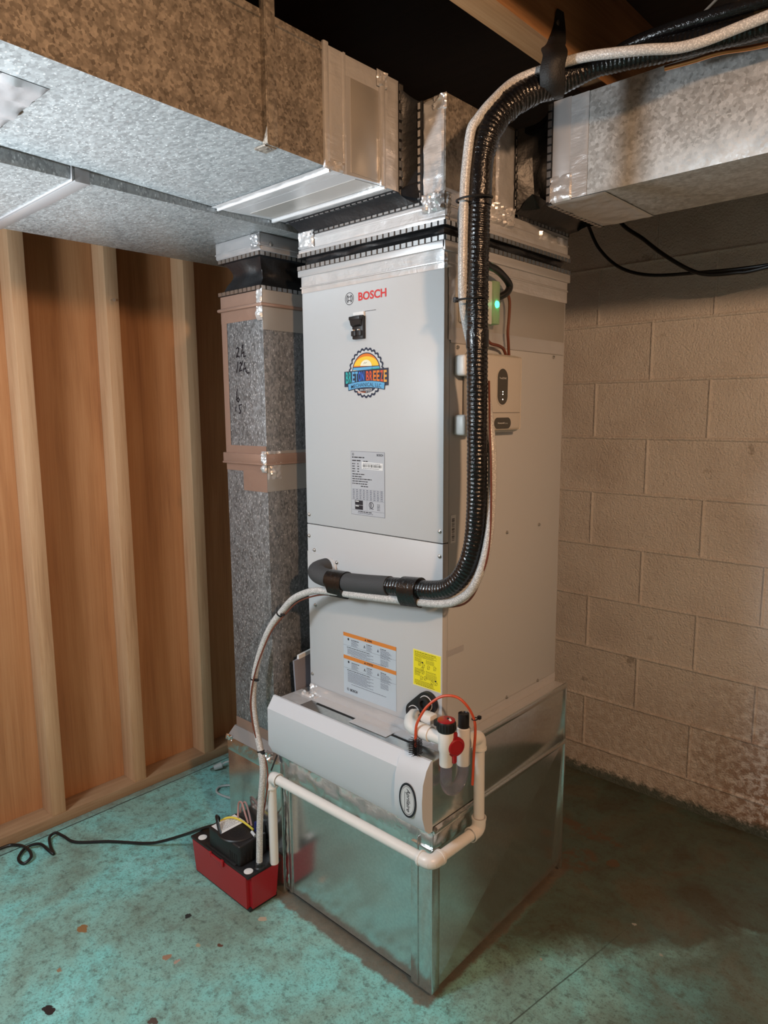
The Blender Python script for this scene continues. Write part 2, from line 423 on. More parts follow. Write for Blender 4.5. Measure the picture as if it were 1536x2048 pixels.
class MB:
    def __init__(s):
        s.v, s.f, s.mi, s.mats, s.cur = [], [], [], [], 0

    def m(s, key):
        if key not in s.mats:
            s.mats.append(key)
        s.cur = s.mats.index(key)
        return s

    def add(s, vs, fs):
        b = len(s.v)
        s.v += [Vector(p) for p in vs]
        for f in fs:
            s.f.append([b + i for i in f])
            s.mi.append(s.cur)
        return s

    def hexa(s, p):   # p: 4 bottom (ccw from below), 4 top
        return s.add(p, [(3, 2, 1, 0), (4, 5, 6, 7), (0, 1, 5, 4), (1, 2, 6, 5), (2, 3, 7, 6), (3, 0, 4, 7)])

    def box(s, x0, x1, y0, y1, z0, z1, bev=0.0, seg=2):
        if bev <= 0:
            return s.hexa([(x0, y0, z0), (x1, y0, z0), (x1, y1, z0), (x0, y1, z0), (x0, y0, z1), (x1, y0, z1), (x1, y1, z1), (x0, y1, z1)])
        bm = bmesh.new()
        bmesh.ops.create_cube(bm, size=1.0)
        for q in bm.verts:
            q.co = Vector(((x0 + x1) / 2 + q.co.x * (x1 - x0), (y0 + y1) / 2 + q.co.y * (y1 - y0), (z0 + z1) / 2 + q.co.z * (z1 - z0)))
        bmesh.ops.bevel(bm, geom=bm.edges[:], offset=bev, segments=seg, profile=0.5, affect='EDGES')
        s.frombm(bm)
        return s

    def frombm(s, bm):
        bm.verts.index_update()
        s.add([q.co.copy() for q in bm.verts], [[q.index for q in f.verts] for f in bm.faces])
        bm.free()

    def obox(s, o, a, b, c):   # oriented box: corner o, edge vectors a, b, c
        o, a, b, c = Vector(o), Vector(a), Vector(b), Vector(c)
        if a.cross(b).dot(c) < 0:
            a, b = b, a
        return s.hexa([o, o + a, o + a + b, o + b, o + c, o + a + c, o + a + b + c, o + b + c])

    def tube(s, pts, r, n=14, caps=True, rfun=None):
        pts = [Vector(p) for p in pts]
        N = len(pts)
        T = []
        for i in range(N):
            a, b = pts[max(0, i - 1)], pts[min(N - 1, i + 1)]
            d = (b - a)
            T.append(d.normalized() if d.length > 1e-9 else Vector((0, 0, 1)))
        ref = Vector((0, 0, 1)) if abs(T[0].z) < 0.9 else Vector((1, 0, 0))
        nrm = (ref - T[0] * ref.dot(T[0])).normalized()
        vs, fs = [], []
        L = 0.0
        for i in range(N):
            if i:
                L += (pts[i] - pts[i - 1]).length
                nrm = (nrm - T[i] * nrm.dot(T[i])).normalized()
            bn = T[i].cross(nrm)
            for k in range(n):
                a = 2 * math.pi * k / n
                rr = rfun(L, a) if rfun else r
                vs.append(pts[i] + (nrm * math.cos(a) + bn * math.sin(a)) * rr)
        for i in range(N - 1):
            for k in range(n):
                k2 = (k + 1) % n
                fs.append((i * n + k, i * n + k2, (i + 1) * n + k2, (i + 1) * n + k))
        if caps:
            fs.append(tuple(range(n))[::-1])
            fs.append(tuple((N - 1) * n + k for k in range(n)))
        return s.add(vs, fs)

    def cyl(s, a, b, r, n=24, r2=None):
        a, b = Vector(a), Vector(b)
        if r2 is None:
            return s.tube([a, b], r, n)
        L = (b - a).length
        return s.tube([a, b], r, n, rfun=lambda l, q: r + (r2 - r) * l / L)

    def lathe(s, o, ax, prof, n=32):   # prof: (radius, height) along ax
        o, ax = Vector(o), Vector(ax).normalized()
        ref = Vector((0, 0, 1)) if abs(ax.z) < 0.9 else Vector((1, 0, 0))
        e1 = (ref - ax * ref.dot(ax)).normalized()
        e2 = ax.cross(e1)
        vs, fs = [], []
        for r, h in prof:
            for k in range(n):
                a = 2 * math.pi * k / n
                vs.append(o + ax * h + (e1 * math.cos(a) + e2 * math.sin(a)) * max(r, 1e-5))
        for i in range(len(prof) - 1):
            for k in range(n):
                k2 = (k + 1) % n
                fs.append((i * n + k, i * n + k2, (i + 1) * n + k2, (i + 1) * n + k))
        fs.append(tuple(range(n))[::-1])
        fs.append(tuple((len(prof) - 1) * n + k for k in range(n)))
        return s.add(vs, fs)

    def prism(s, prof, x0, x1, axis=0):   # closed profile extruded along an axis; prof in the other two
        n = len(prof)

        def mk(t, p):
            return (t, p[0], p[1]) if axis == 0 else ((p[0], t, p[1]) if axis == 1 else (p[0], p[1], t))
        vs = [mk(x0, p) for p in prof] + [mk(x1, p) for p in prof]
        fs = [(i, (i + 1) % n, n + (i + 1) % n, n + i) for i in range(n)]
        fs += [tuple(range(n))[::-1], tuple(range(n, 2 * n))]
        return s.add(vs, fs)

    # flat printing on a plane: o origin, u right, v up
    def poly(s, pts, o, u, v, off=0.0):
        o, u, v = Vector(o), Vector(u), Vector(v)
        nn = u.cross(v).normalized()
        return s.add([o + u * a + v * b + nn * off for a, b in pts], [tuple(range(len(pts)))])

    def rect(s, a0, a1, b0, b1, o, u, v, off=0.0):
        return s.poly([(a0, b0), (a1, b0), (a1, b1), (a0, b1)], o, u, v, off)

    def plate(s, pts, o, u, v, h):   # outline extruded to thickness h along the normal
        o, u, v = Vector(o), Vector(u), Vector(v)
        nn = u.cross(v).normalized()
        n = len(pts)
        vs = [o + u * a + v * b for a, b in pts] + [o + u * a + v * b + nn * h for a, b in pts]
        fs = [(i, (i + 1) % n, n + (i + 1) % n, n + i) for i in range(n)] + [tuple(range(n))[::-1], tuple(range(n, 2 * n))]
        return s.add(vs, fs)

    def disc(s, c, rx, ry, o, u, v, off=0.0, n=40, a0=0.0, a1=2 * math.pi):
        return s.poly([(c[0] + rx * math.cos(a0 + (a1 - a0) * k / n), c[1] + ry * math.sin(a0 + (a1 - a0) * k / n)) for k in range(n)], o, u, v, off)

    def ring(s, c, ro, ri, o, u, v, off=0.0, n=48, a0=0.0, a1=2 * math.pi, sy=1.0):
        o, u, v = Vector(o), Vector(u), Vector(v)
        nn = u.cross(v).normalized()
        vs, fs = [], []
        for k in range(n + 1):
            a = a0 + (a1 - a0) * k / n
            for r in (ri, ro):
                vs.append(o + u * (c[0] + r * math.cos(a)) + v * (c[1] + r * math.sin(a) * sy) + nn * off)
        for k in range(n):
            fs.append((2 * k, 2 * k + 1, 2 * k + 3, 2 * k + 2))
        return s.add(vs, fs)

    def stroke(s, pts, wd, o, u, v, off=0.0):
        for (a, b), (c, d) in zip(pts[:-1], pts[1:]):
            L = math.hypot(c - a, d - b)
            if L < 1e-9:
                continue
            px, py = -(d - b) / L * wd / 2, (c - a) / L * wd / 2
            ex, ey = (c - a) / L * wd * .3, (d - b) / L * wd * .3
            s.poly([(a - ex - px, b - ey - py), (c + ex - px, d + ey - py), (c + ex + px, d + ey + py), (a - ex + px, b - ey + py)], o, u, v, off)
        return s

    def text(s, txt, x, y, wd, h, o, u, v, off=0.0, bold=0.0, shear=0.0, arc=0.0):
        # text fitted into the box x..x+wd, y..y+h
        cu = bpy.data.curves.new('lettering', 'FONT')
        cu.body = txt
        cu.resolution_u = 3
        cu.offset = bold
        cu.shear = shear
        ob = bpy.data.objects.new('lettering', cu)
        COL.objects.link(ob)
        dg = bpy.context.evaluated_depsgraph_get()
        me = bpy.data.meshes.new_from_object(ob.evaluated_get(dg))
        vv = [p.co.copy() for p in me.vertices]
        ff = [tuple(p.vertices) for p in me.polygons]
        bpy.data.objects.remove(ob)
        bpy.data.curves.remove(cu)
        bpy.data.meshes.remove(me)
        if not vv:
            return s
        xa, xb = min(p.x for p in vv), max(p.x for p in vv)
        ya, yb = min(p.y for p in vv), max(p.y for p in vv)
        o, u, v = Vector(o), Vector(u), Vector(v)
        nn = u.cross(v).normalized()
        out = []
        for p in vv:
            fx, fy = (p.x - xa) / (xb - xa), (p.y - ya) / (yb - ya)
            out.append(o + u * (x + wd * fx) + v * (y + h * fy + arc * (1 - (2 * fx - 1) ** 2)) + nn * off)
        s.add(out, ff)
        return s

    def words(s, x, y, wd, h, o, u, v, off=0.0, seed=0, dens=1.0):
        # one line of illegible small print
        rnd = random.Random(seed)
        a = x
        while a < x + wd:
            l = min(rnd.uniform(1.2, 4.2) * h * dens, x + wd - a)
            s.rect(a, a + l, y, y + h * 0.75, o, u, v, off)
            a += l + h * 0.55
        return s

    def sheet(s, o, u, v, nu, nv, amp=0.0012, base=0.0012, freq=38, seed=0.0, edge=True):
        # wrinkled strip of foil lying on a surface
        o, u, v = Vector(o), Vector(u), Vector(v)
        nn = u.cross(v).normalized()
        vs, fs = [], []
        for j in range(nv + 1):
            for i in range(nu + 1):
                p = o + u * (i / nu) + v * (j / nv)
                h = base + amp * noise.noise(p * freq + Vector((seed, seed * 2, -seed)))
                h += amp * 0.5 * noise.noise(p * freq * 2.7 + Vector((seed, 0, 3)))
                if edge and (i in (0, nu) or j in (0, nv)):
                    h = 0.0004
                vs.append(p + nn * max(h, 0.0004))
        for j in range(nv):
            for i in range(nu):
                a = j * (nu + 1) + i
                fs.append((a, a + 1, a + nu + 2, a + nu + 1))
        return s.add(vs, fs)

    def teeth(s, a, b, nrm, upv, pitch=0.0185, wd=0.0135, h=0.010, th=0.0016):
        a, b, nrm, upv = Vector(a), Vector(b), Vector(nrm), Vector(upv)
        d = b - a
        L = d.length
        d = d / L
        k = int(L / pitch)
        for i in range(k):
            p = a + d * ((i + 0.5) * L / k - wd / 2)
            s.obox(p, d * wd, upv * h, nrm * th)
        return s


def origin_of(o):
    q = Vector((0, 0, 0))
    while o is not None:
        q += o.location
        o = o.parent
    return q


def obj(name, mb, parent=None, label=None, sharp=34, smooth=True, cat=None, group=None, kind=None):
    me = bpy.data.meshes.new(name)
    if parent is not None:
        off = origin_of(parent)
    else:
        xs = [p.x for p in mb.v]
        ys = [p.y for p in mb.v]
        zs = [p.z for p in mb.v]
        off = Vector(((min(xs) + max(xs)) / 2, (min(ys) + max(ys)) / 2, min(zs)))
        if kind == 'structure':
            off = Vector((0, 0, 0))
    me.from_pydata([p - off for p in mb.v], [], mb.f)
    for k in mb.mats:
        me.materials.append(MT[k])
    me.polygons.foreach_set('material_index', mb.mi)
    if smooth:
        me.polygons.foreach_set('use_smooth', [True] * len(me.polygons))
        me.set_sharp_from_angle(angle=math.radians(sharp))
    me.update()
    o = bpy.data.objects.new(name, me)
    COL.objects.link(o)
    if parent is not None:
        o.parent = parent
    else:
        o.location = off
    if label:
        o['label'] = label
    if cat:
        o['category'] = cat
    if group:
        o['group'] = group
    if kind:
        o['kind'] = kind
    return o


def thing(name, label, cat, loc, group=None):
    o = bpy.data.objects.new(name, None)
    o.empty_display_size = 0.05
    COL.objects.link(o)
    o.location = loc
    o['label'] = label
    o['category'] = cat
    if group:
        o['group'] = group
    return o


def smooth_path(pts, sub=8):
    P = [Vector(p) for p in pts]
    out = []
    for i in range(len(P) - 1):
        p0, p1, p2, p3 = P[max(0, i - 1)], P[i], P[i + 1], P[min(len(P) - 1, i + 2)]
        for k in range(sub):
            q = k / sub
            out.append(0.5 * ((2 * p1) + (-p0 + p2) * q + (2 * p0 - 5 * p1 + 4 * p2 - p3) * q * q + (-p0 + 3 * p1 - 3 * p2 + p3) * q ** 3))
    out.append(P[-1])
    return out


def resample(pts, step):
    out = [pts[0]]
    acc = 0.0
    for a, b in zip(pts[:-1], pts[1:]):
        L = (b - a).length
        if L < 1e-9:
            continue
        d = step - acc
        while d <= L:
            out.append(a + (b - a) * (d / L))
            d += step
        acc = (acc + L) % step
    out.append(pts[-1])
    return out


def bend(a, c, b, r, n=10):
    # corner c between a and b rounded with radius r: list of points from the first tangent to the second
    a, c, b = Vector(a), Vector(c), Vector(b)
    d1, d2 = (a - c).normalized(), (b - c).normalized()
    out = []
    p1, p2 = c + d1 * r, c + d2 * r
    for k in range(n + 1):
        q = k / n
        out.append(p1 * (1 - q) ** 2 + c * 2 * q * (1 - q) * 0.92 + (p1 + p2) * 0.08 * q * (1 - q) + p2 * q * q)
    return out


FX, FZ = (1, 0, 0), (0, 0, 1)   # print directions on the unit's front (normal -Y)
SY = (0, 1, 0)                  # print direction on the unit's right side (normal +X)

# ================================================================== the room
XL, XR, YN, YB, ZC = -1.490, 3.0, -3.1, 1.185, 2.42
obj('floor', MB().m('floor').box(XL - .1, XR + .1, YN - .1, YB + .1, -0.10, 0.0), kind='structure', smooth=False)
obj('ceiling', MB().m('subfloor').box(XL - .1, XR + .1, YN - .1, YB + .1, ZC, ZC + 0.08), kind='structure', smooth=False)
obj('wall_left', MB().m('plywood').box(XL - .10, XL, YN, YB, 0.0, ZC), kind='structure', smooth=False)


def block_wall(name, o, u, length, nrm, x0, z0, key='block'):
    # painted concrete blocks: a flat face with raised mortar beads
    mb = MB().m(key)
    o, u, nrm = Vector(o), Vector(u), Vector(nrm)
    mb.obox(o, u * length, Vector((0, 0, ZC)), -nrm * 0.10)
    k = 0
    z = z0
    while z < ZC:
        mb.tube([o + u * 0.0 + Vector((0, 0, z)), o + u * length + Vector((0, 0, z))], 0.0058, 8, False)
        s0 = (x0 + 0.2032 * (k % 2)) % 0.4064
        a = s0
        zt = min(z + 0.2032, ZC)
        while a < length:
            mb.tube([o + u * a + Vector((0, 0, z)), o + u * a + Vector((0, 0, zt))], 0.0052, 8, False)
            a += 0.4064
        z += 0.2032
        k += 1
    return obj(name, mb, kind='structure')


# joint at x = -0.2072 in the course between z0+4*0.2032 and z0+5*0.2032
block_wall('wall_back', (XL, YB, 0), (1, 0, 0), XR - XL, (0, -1, 0), (-0.2072 - XL), 0.1206)
block_wall('wall_right', (XR, YN, 0), (0, 1, 0), YB - YN, (-1, 0, 0), 0.1, 0.1206, 'dark_block')
block_wall('wall_front', (XL, YN, 0), (1, 0, 0), XR - XL, (0, 1, 0), 0.1, 0.1206, 'dark_block')

obj('trim_1', MB().m('plate_wood').box(XL, -1.400, YN, YB, 0.0, 0.038, 0.002), kind='structure')

stud_ys = [(-0.700, 'out of the picture at far left'), (-0.390, 'left of the nail'), (-0.082, 'with a nail sticking out near its top'), (0.226, 'just left of the tall narrow duct'),
           (0.534, 'hidden mostly behind the narrow duct'), (0.842, 'nearest the block wall')]
for yc, tx in stud_ys[:4]:
    mb = MB().m('stud').box(-1.489, -1.402, yc - 0.024, yc + 0.024, 0.038, ZC, 0.002)
    obj('wall_stud', mb, label='pine wall stud, ' + tx, cat='stud', group='studs of the plywood wall')
mb = MB().m('screw').cyl((-1.41, -0.085, 1.833), (-1.355, -0.100, 1.826), 0.0032, 10)
mb.cyl((-1.357, -0.0995, 1.8262), (-1.353, -0.1005, 1.8255), 0.006, 12)
obj('nail', mb, label='long nail sticking out of the middle wall stud', cat='nail')

for k, tx in ((-2, 'over the wide left ducts'), (0, 'with a lit lower edge above the insulated pipe'), (1, 'above the right duct'), (2, 'beyond the right duct'), (3, ''), (4, '')):
    xc = 0.1525 + 0.4064 * k
    mb = MB().m('joist').box(xc - 0.0325, xc + 0.0325, YN, YB, 2.203, ZC, 0.002)
    if tx:
        obj('ceiling_joist', mb, label='rough pine ceiling joist ' + tx, cat='joist', group='ceiling joists')
    else:
        obj('ceiling_joist', mb, label='rough pine ceiling joist out of the picture on the right', cat='joist', group='ceiling joists')

# ================================================================== return plenum box on the floor
BX0, BX1, BY0, BY1 = -0.530, 0.038, -0.080, 0.556
root = thing('return_plenum', 'shiny galvanized sheet metal box on the floor under the white filter door', 'duct', (-0.246, 0.24, 0))
mb = MB().m('new_galv')
z0, z1 = 0.019, 0.444
d = 0.006
# front: cross-broken along the diagonal; right side likewise
mb.add([(BX0, BY0, z0), (BX1, BY0, z0), (BX1 - 0.006, BY0 - 0.003, z1), (BX0, BY0, z1)], [(0, 1, 3), (1, 2, 3)])
mb.add([(BX1, BY0, z0), (BX1 - 0.014, BY1, z0), (BX1, BY1, z1), (BX1 - 0.017, BY0, z1)], [(0, 1, 2), (0, 2, 3)])
mb.add([(BX1 - 0.014, BY1, z0), (BX0, BY1, z0), (BX0, BY1, z1), (BX1, BY1, z1)], [(0, 1, 2, 3)])
mb.add([(BX0, BY1, z0), (BX0, BY0, z0), (BX0, BY0, z1), (BX0, BY1, z1)], [(0, 1, 2, 3)])
mb.add([(BX0, BY0, z1), (BX1, BY0 - d, z1), (BX1, BY1, z1), (BX0, BY1, z1)], [(0, 1, 2, 3)])
mb.add([(BX0, BY0, z0), (BX0, BY1, z0), (BX1 - 0.014, BY1, z0), (BX1, BY0, z0)], [(0, 1, 2, 3)])
obj('body', mb, root, smooth=False)
mb = MB().m('black_gap').box(BX0 + 0.010, BX1 - 0.028, BY0 + 0.014, BY1 - 0.01, 0.0, 0.019)  # black block in the gap, in place of its shade
obj('base_shade', mb, root, label='black filler standing in for shade under the box', smooth=False)
mb = MB().m('new_galv')
mb.box(BX1 - 0.002, BX1 + 0.006, BY0 - 0.002, BY1 + 0.004, 0.436, 0.449, 0.002)
mb.box(BX1 - 0.024, BX1 + 0.003, BY1 - 0.002, BY1 + 0.005, 0.02, 0.449, 0.001)
obj('edge_flange', mb, root)
mb = MB().m('foil_mirror')
mb.sheet((BX0, BY0 - 0.001, 0.375), (BX1 - BX0, 0, 0), (0, 0, 0.078), 70, 10, 0.0045, 0.003, 30, 1.0)
mb.sheet((BX1 + .001, BY0 - 0.001, 0.395), (0, 0.17, 0), (0, 0, 0.062), 26, 8, 0.004, 0.003, 34, 2.0)
mb.sheet((BX0 + 0.002, BY0 - 0.001, 0.03), (0.020, 0, 0), (0, 0, 0.36), 4, 40, 0.003, 0.002, 34, 3.0)
mb.sheet((BX0 - 0.001, BY0 + 0.03, 0.03), (0, -0.03, 0), (0, 0, 0.36), 4, 40, 0.004, 0.003, 34, 3.5)
obj('foil_tape', mb, root, label='crumpled silver foil tape')
mb = MB().m('new_galv')
mb.box(BX1 - 0.064, BX1 - 0.002, BY0 - d - 0.0015, BY0, 0.016, 0.40, 0.0005)
mb.box(BX1 - 0.042, BX1 - 0.040, BY0 - d - 0.004, BY0, 0.016, 0.42, 0.0005)
mb.box(BX1 - 0.002, BX1 + 0.0035, BY0 - d - 0.002, BY0 + 0.022, 0.016, 0.40, 0.001)
obj('corner_seam', mb, root, label='bright folded corner seam')
mb = MB().m('new_galv').box(BX0 + 0.026, BX0 + 0.036, BY0 - 0.004, BY0, 0.02, 0.40, 0.001)
obj('seam_ridge', mb, root, label='bright ridge near the left edge')

# ================================================================== media filter cabinet on top of it
CZ0, CZ1 = 0.446, 0.623
root = thing('filter_cabinet', 'low galvanized filter cabinet with long white front door below the tall unit', 'filter cabinet', (-0.246, 0.24, CZ0))
mb = MB().m('new_galv').box(BX0, BX1, -0.092, BY1, CZ0, CZ1, 0.0015)
obj('body', mb, root)
mb = MB().m('new_galv').box(BX1 - .004, BX1 + 0.004, -0.05, BY1 + 0.003, 0.612, 0.627, 0.0015)
mb.box(BX1 - .004, BX1 + 0.003, BY1 - 0.006, BY1 + 0.004, CZ0, 0.62, 0.001)
obj('edge_flange', mb, root)
prof = [(-0.093, 0.632), (-0.099, 0.632), (-0.122, 0.600), (-0.1225, 0.490), (-0.108, 0.462), (-0.093, 0.462)]
mb = MB().m('door_white').prism(prof, -0.537, -0.038, 0)
o_door = obj('door', mb, root, label='long white door with a bevelled top edge')
# badge block with bulging side
prof2 = [(-0.093, 0.634), (-0.100, 0.634), (-0.116, 0.616), (-0.1285, 0.585), (-0.132, 0.545), (-0.1305, 0.505), (-0.120, 0.470), (-0.106, 0.456), (-0.093, 0.456)]
mb = MB().m('door_white').prism(prof2, -0.040, 0.046, 0)
o_latch = obj('latch', mb, o_door, label='raised white latch block at the right end of the door')
mb = MB()
oo = (0.003, -0.1318, 0.535)
mb.m('ink').plate([(0.0265 * math.cos(a * math.pi / 24), 0.043 * math.sin(a * math.pi / 24)) for a in range(48)], oo, FX, FZ, 0.0012)
mb.m('s_silver').disc((0, 0), 0.0215, 0.0375, oo, FX, FZ, 0.0015)
mb.m('ink').ring((0, 0), 0.0200, 0.0193, oo, FX, FZ, 0.0017, sy=1.76)
mb.text('Aprilaire', -0.030, -0.006, 0.058, 0.015, oo, (0, 0, -1), FX, 0.0018, bold=0.012, shear=0.25)
mb.rect(-0.020, 0.030, -0.0085, -0.0075, oo, (0, 0, -1), FX, 0.0018)
obj('badge', mb, o_latch, label='oval silver and black badge with lettering')
mb = MB().m('black_gap')
mb.box(-0.415, -0.262, -0.045, -0.038, CZ1 - .001, CZ1 + 0.0012)
obj('slot', mb, root, label='longer dark slot in the cabinet top', smooth=False)
mb = MB().m('black_gap').box(-0.128, -0.050, -0.047, -0.040, CZ1 - .001, CZ1 + 0.0012)
obj('slot', mb, root, label='shorter dark slot in the cabinet top', smooth=False)
mb = MB().m('foil')
mb.sheet((BX0 + 0.002, -0.036, CZ1), (BX1 - BX0 - 0.004, 0, 0), (0, 0.036, 0), 64, 5, 0.0016, 0.0015, 40, 5.0)
mb.sheet((-0.262, -0.066, CZ1 + .0015), (0.134, 0, 0), (0, 0.036, 0), 18, 5, 0.0012, 0.0012, 40, 6.0)
mb.sheet((BX0 + 0.002, -0.080, CZ1), (0.085, 0, 0), (0, 0.046, 0), 10, 5, 0.001, 0.001, 40, 7.0)
mb.sheet((0.0005, 0.0, CZ1), (0.036, 0, 0), (0, BY1, 0), 5, 50, 0.0012, 0.0012, 40, 8.0)
mb.sheet((-0.50, -0.030, CZ1), (0.06, 0, 0), (0, 0.034, 0), 14, 9, 0.011, 0.007, 75, 8.5)
mb.sheet((-0.488, -0.001, CZ1), (0.03, 0, 0), (0, 0, 0.03), 8, 8, 0.009, 0.005, 75, 8.7)
obj('foil_tape', mb, root, label='crumpled silver foil tape on the cabinet top')

# ================================================================== air handler
UX0, UX1, UY1, UZ0, UZ1 = -0.488, 0.0, 0.556, 0.6235, 1.815
root = thing('air_handler', 'tall white air handler cabinet with red lettering near its top', 'air handler', (-0.244, 0.278, UZ0))
mb = MB().m('white_steel')
mb.box(UX0 + 0.001, UX1 - 0.0005, 0.0225, UY1, UZ0, UZ1, 0.002)
mb.m('black_gap').box(UX0 + 0.003, UX1 - 0.003, 0.004, 0.03, UZ0 + 0.002, 1.79)
obj('cabinet', mb, root)
mb = MB().m('white_steel').box(UX0, UX1, 0.0, 0.0215, 1.1275, 1.7990, 0.0022)
p_up = obj('upper_panel', mb, root)
mb = MB().m('white_steel').box(UX0, UX1, 0.0, 0.0215, 0.6260, 1.1255, 0.0022)
p_lo = obj('lower_panel', mb, root)

# emblem and lettering
mb = MB().m('ink')
oo = (-0.3045, 0.0, 1.723)
mb.ring((0, 0), 0.0155, 0.0142, oo, FX, FZ, 0.0006)
for sx in (-1, 1):
    mb.ring((0, 0), 0.0112, 0.0096, oo, FX, FZ, 0.0006, 16, (0 if sx > 0 else math.pi) - 0.95, (0 if sx > 0 else math.pi) + 0.95)
    mb.rect(sx * 0.0052 - 0.0008, sx * 0.0052 + 0.0008, -0.0092, 0.0092, oo, FX, FZ, 0.0006)
for sz in (-1, 1):
    mb.rect(-0.0052, 0.0052, sz * 0.0045 - 0.0008, sz * 0.0045 + 0.0008, oo, FX, FZ, 0.0006)
obj('emblem', mb, p_up, label='round black line emblem')
mb = MB().m('ink_red').text('BOSCH', -0.2725, 1.7140, 0.0955, 0.0205, (0, 0, 0), FX, FZ, 0.0007, bold=0.025)
obj('lettering', mb, p_up, label='bold red lettering on the white front')
mb = MB().m('ink').rect(-0.2495, -0.212, 1.6862, 1.6872, (0, 0, 0), FX, FZ, 0.0006)
obj('cutout_line', mb, p_up)
# breaker
mb = MB().m('black_plastic').box(-0.287, -0.2495, -0.010, 0.002, 1.620, 1.678, 0.002)
mb.box(-0.285, -0.2695, -0.016, -0.008, 1.627, 1.640, 0.001)
mb.box(-0.267, -0.2515, -0.016, -0.008, 1.627, 1.640, 0.001)
mb.m('label_white').box(-0.287, -0.2495, -0.006, 0.002, 1.674, 1.6865, 0.001)
mb.box(-0.281, -0.277, -0.0166, -0.009, 1.6405, 1.643)
mb.box(-0.262, -0.258, -0.0166, -0.009, 1.6405, 1.643)
b = obj('circuit_breaker', mb, p_up, label='black two-pole breaker switch')
mb = MB().m('black_plastic').box(-0.2885, -0.2505, -0.021, -0.008, 1.666, 1.675, 0.002)
mb.hexa([(-0.286, -0.016, 1.654), (-0.2525, -0.016, 1.654), (-0.2525, -0.006, 1.648), (-0.286, -0.006, 1.648),
         (-0.286, -0.020, 1.667), (-0.2525, -0.020, 1.667), (-0.2525, -0.006, 1.666), (-0.288, -0.006, 1.666)])
obj('toggle', mb, b)

# round gear-edged company sticker
oo = (-0.2475, -0.0002, 1.5355)
mb = MB()
teeth = []
for k in range(26):
    for da, r in ((0.0, .0590), (0.30, .0630), (0.62, .0630), (0.92, .0590)):
        a = 2 * math.pi * (k + da) / 26
        teeth.append((r * math.cos(a), r * math.sin(a)))
mb.m('s_navy').poly(teeth, oo, FX, FZ, 0.0004)
mb.m('s_silver').poly([(x * 0.91, y * 0.91) for x, y in teeth], oo, FX, FZ, 0.0005)
mb.m('s_navy').disc((0, 0), 0.0505, 0.0505, oo, FX, FZ, 0.0006)
mb.m('s_navy').disc((0, 0), 0.048, 0.048, oo, FX, FZ, 0.00065)


def chord(y0, y1, r, n=16):
    a0, a1 = math.asin(max(-1, y0 / r)), math.asin(min(1, y1 / r))
    L = [(r * math.cos(a0 + (a1 - a0) * k / n), r * math.sin(a0 + (a1 - a0) * k / n)) for k in range(n + 1)]
    return L + [(-x, y) for x, y in L[::-1]]


mb.m('s_orange').poly(chord(0.016, 0.0479, 0.048), oo, FX, FZ, 0.0007)
mb.m('s_sun').disc((0, 0.016), 0.043, 0.025, oo, FX, FZ, 0.0008, 24, 0, math.pi)
mb.m('s_pale').disc((0, 0.016), 0.020, 0.0165, oo, FX, FZ, 0.0009, 24, 0, math.pi)
mb.m('s_sky').poly(chord(-0.002, 0.0155, 0.048), oo, FX, FZ, 0.0007)
mb.m('s_navy').poly(chord(0.0145, 0.0163, 0.048), oo, FX, FZ, 0.0009)
mb.m('s_sand').poly([(-0.047, -0.006), (0.012, -0.006), (-0.008, 0.005), (-0.046, 0.009)], oo, FX, FZ, 0.0009)
mb.m('s_teal').poly([(0.012, -0.006), (0.047, -0.006), (0.046, 0.012), (0.016, 0.010)], oo, FX, FZ, 0.0008)
mb.m('s_navy').poly([(0.0205, -0.004), (0.0225, -0.004), (0.0215, 0.022)], oo, FX, FZ, 0.0010)
mb.m('ink').stroke([(-0.008, 0.023), (-0.004, 0.026), (-0.002, 0.024), (0.003, 0.026)], 0.0008, oo, FX, FZ, 0.0011)
# banner
mb.m('s_navy').poly([(-0.0785, -0.0330), (0.0765, -0.0330), (0.0765, 0.0095), (-0.0785, 0.0060)], oo, FX, FZ, 0.0011)
for (txt, xa, wd, ca, cb) in (('BRETON', -0.074, 0.069, 's_teal', 's_blue'), ('BREEZE', -0.0005, 0.073, 's_red', 's_amber')):
    n = len(txt)
    for i, chh in enumerate(txt):
        key = {'s_teal': ['s_teal', 's_teal', 's_sky', 's_sky', 's_blue', 's_blue'], 's_red': ['s_red', 's_red', 's_orange', 's_orange', 's_red', 's_amber']}[ca][i]
        lo = -0.0255 + 0.004 * (1 - (2 * ((xa + wd * (i + .5) / n) / 0.075)) ** 2 * 0.25)
        mb.m(key).text(chh, xa + wd * i / n + 0.0008, lo, wd / n - 0.0018, 0.0045 - lo, oo, FX, FZ, 0.0013, bold=0.03)
rib = [(-0.074, -0.031), (0.074, -0.031)]
L1 = [(-0.064 + 0.128 * k / 16, -0.0265 + 0.006 * (1 - (2 * k / 16 - 1) ** 2)) for k in range(17)]
L2 = [(-0.062 + 0.124 * k / 16, -0.0415 + 0.006 * (1 - (2 * k / 16 - 1) ** 2)) for k in range(17)]
mb.m('s_navy').poly([(x * 1.03, y + 0.0015) for x, y in L1] + [(x * 1.03, y - 0.002) for x, y in L2[::-1]], oo, FX, FZ, 0.0015)
mb.m('s_sky').poly(L1 + L2[::-1], oo, FX, FZ, 0.0016)
mb.m('s_navy').text('MECHANICAL LLC', -0.053, -0.0385, 0.106, 0.0095, oo, FX, FZ, 0.0018, bold=0.004, arc=0.0050)
mb.m('label_white').text('844-3-BREEZE', -0.021, -0.0445, 0.042, 0.0052, oo, FX, FZ, 0.0018, bold=0.005)
mb.m('s_orange').text('HEATING', -0.030, -0.0490, 0.028, 0.0040, oo, FX, FZ, 0.0018, bold=0.0, arc=-0.001)
mb.m('label_white').text('& COOLING', 0.000, -0.0490, 0.032, 0.0040, oo, FX, FZ, 0.0018, bold=0.0, arc=-0.001)
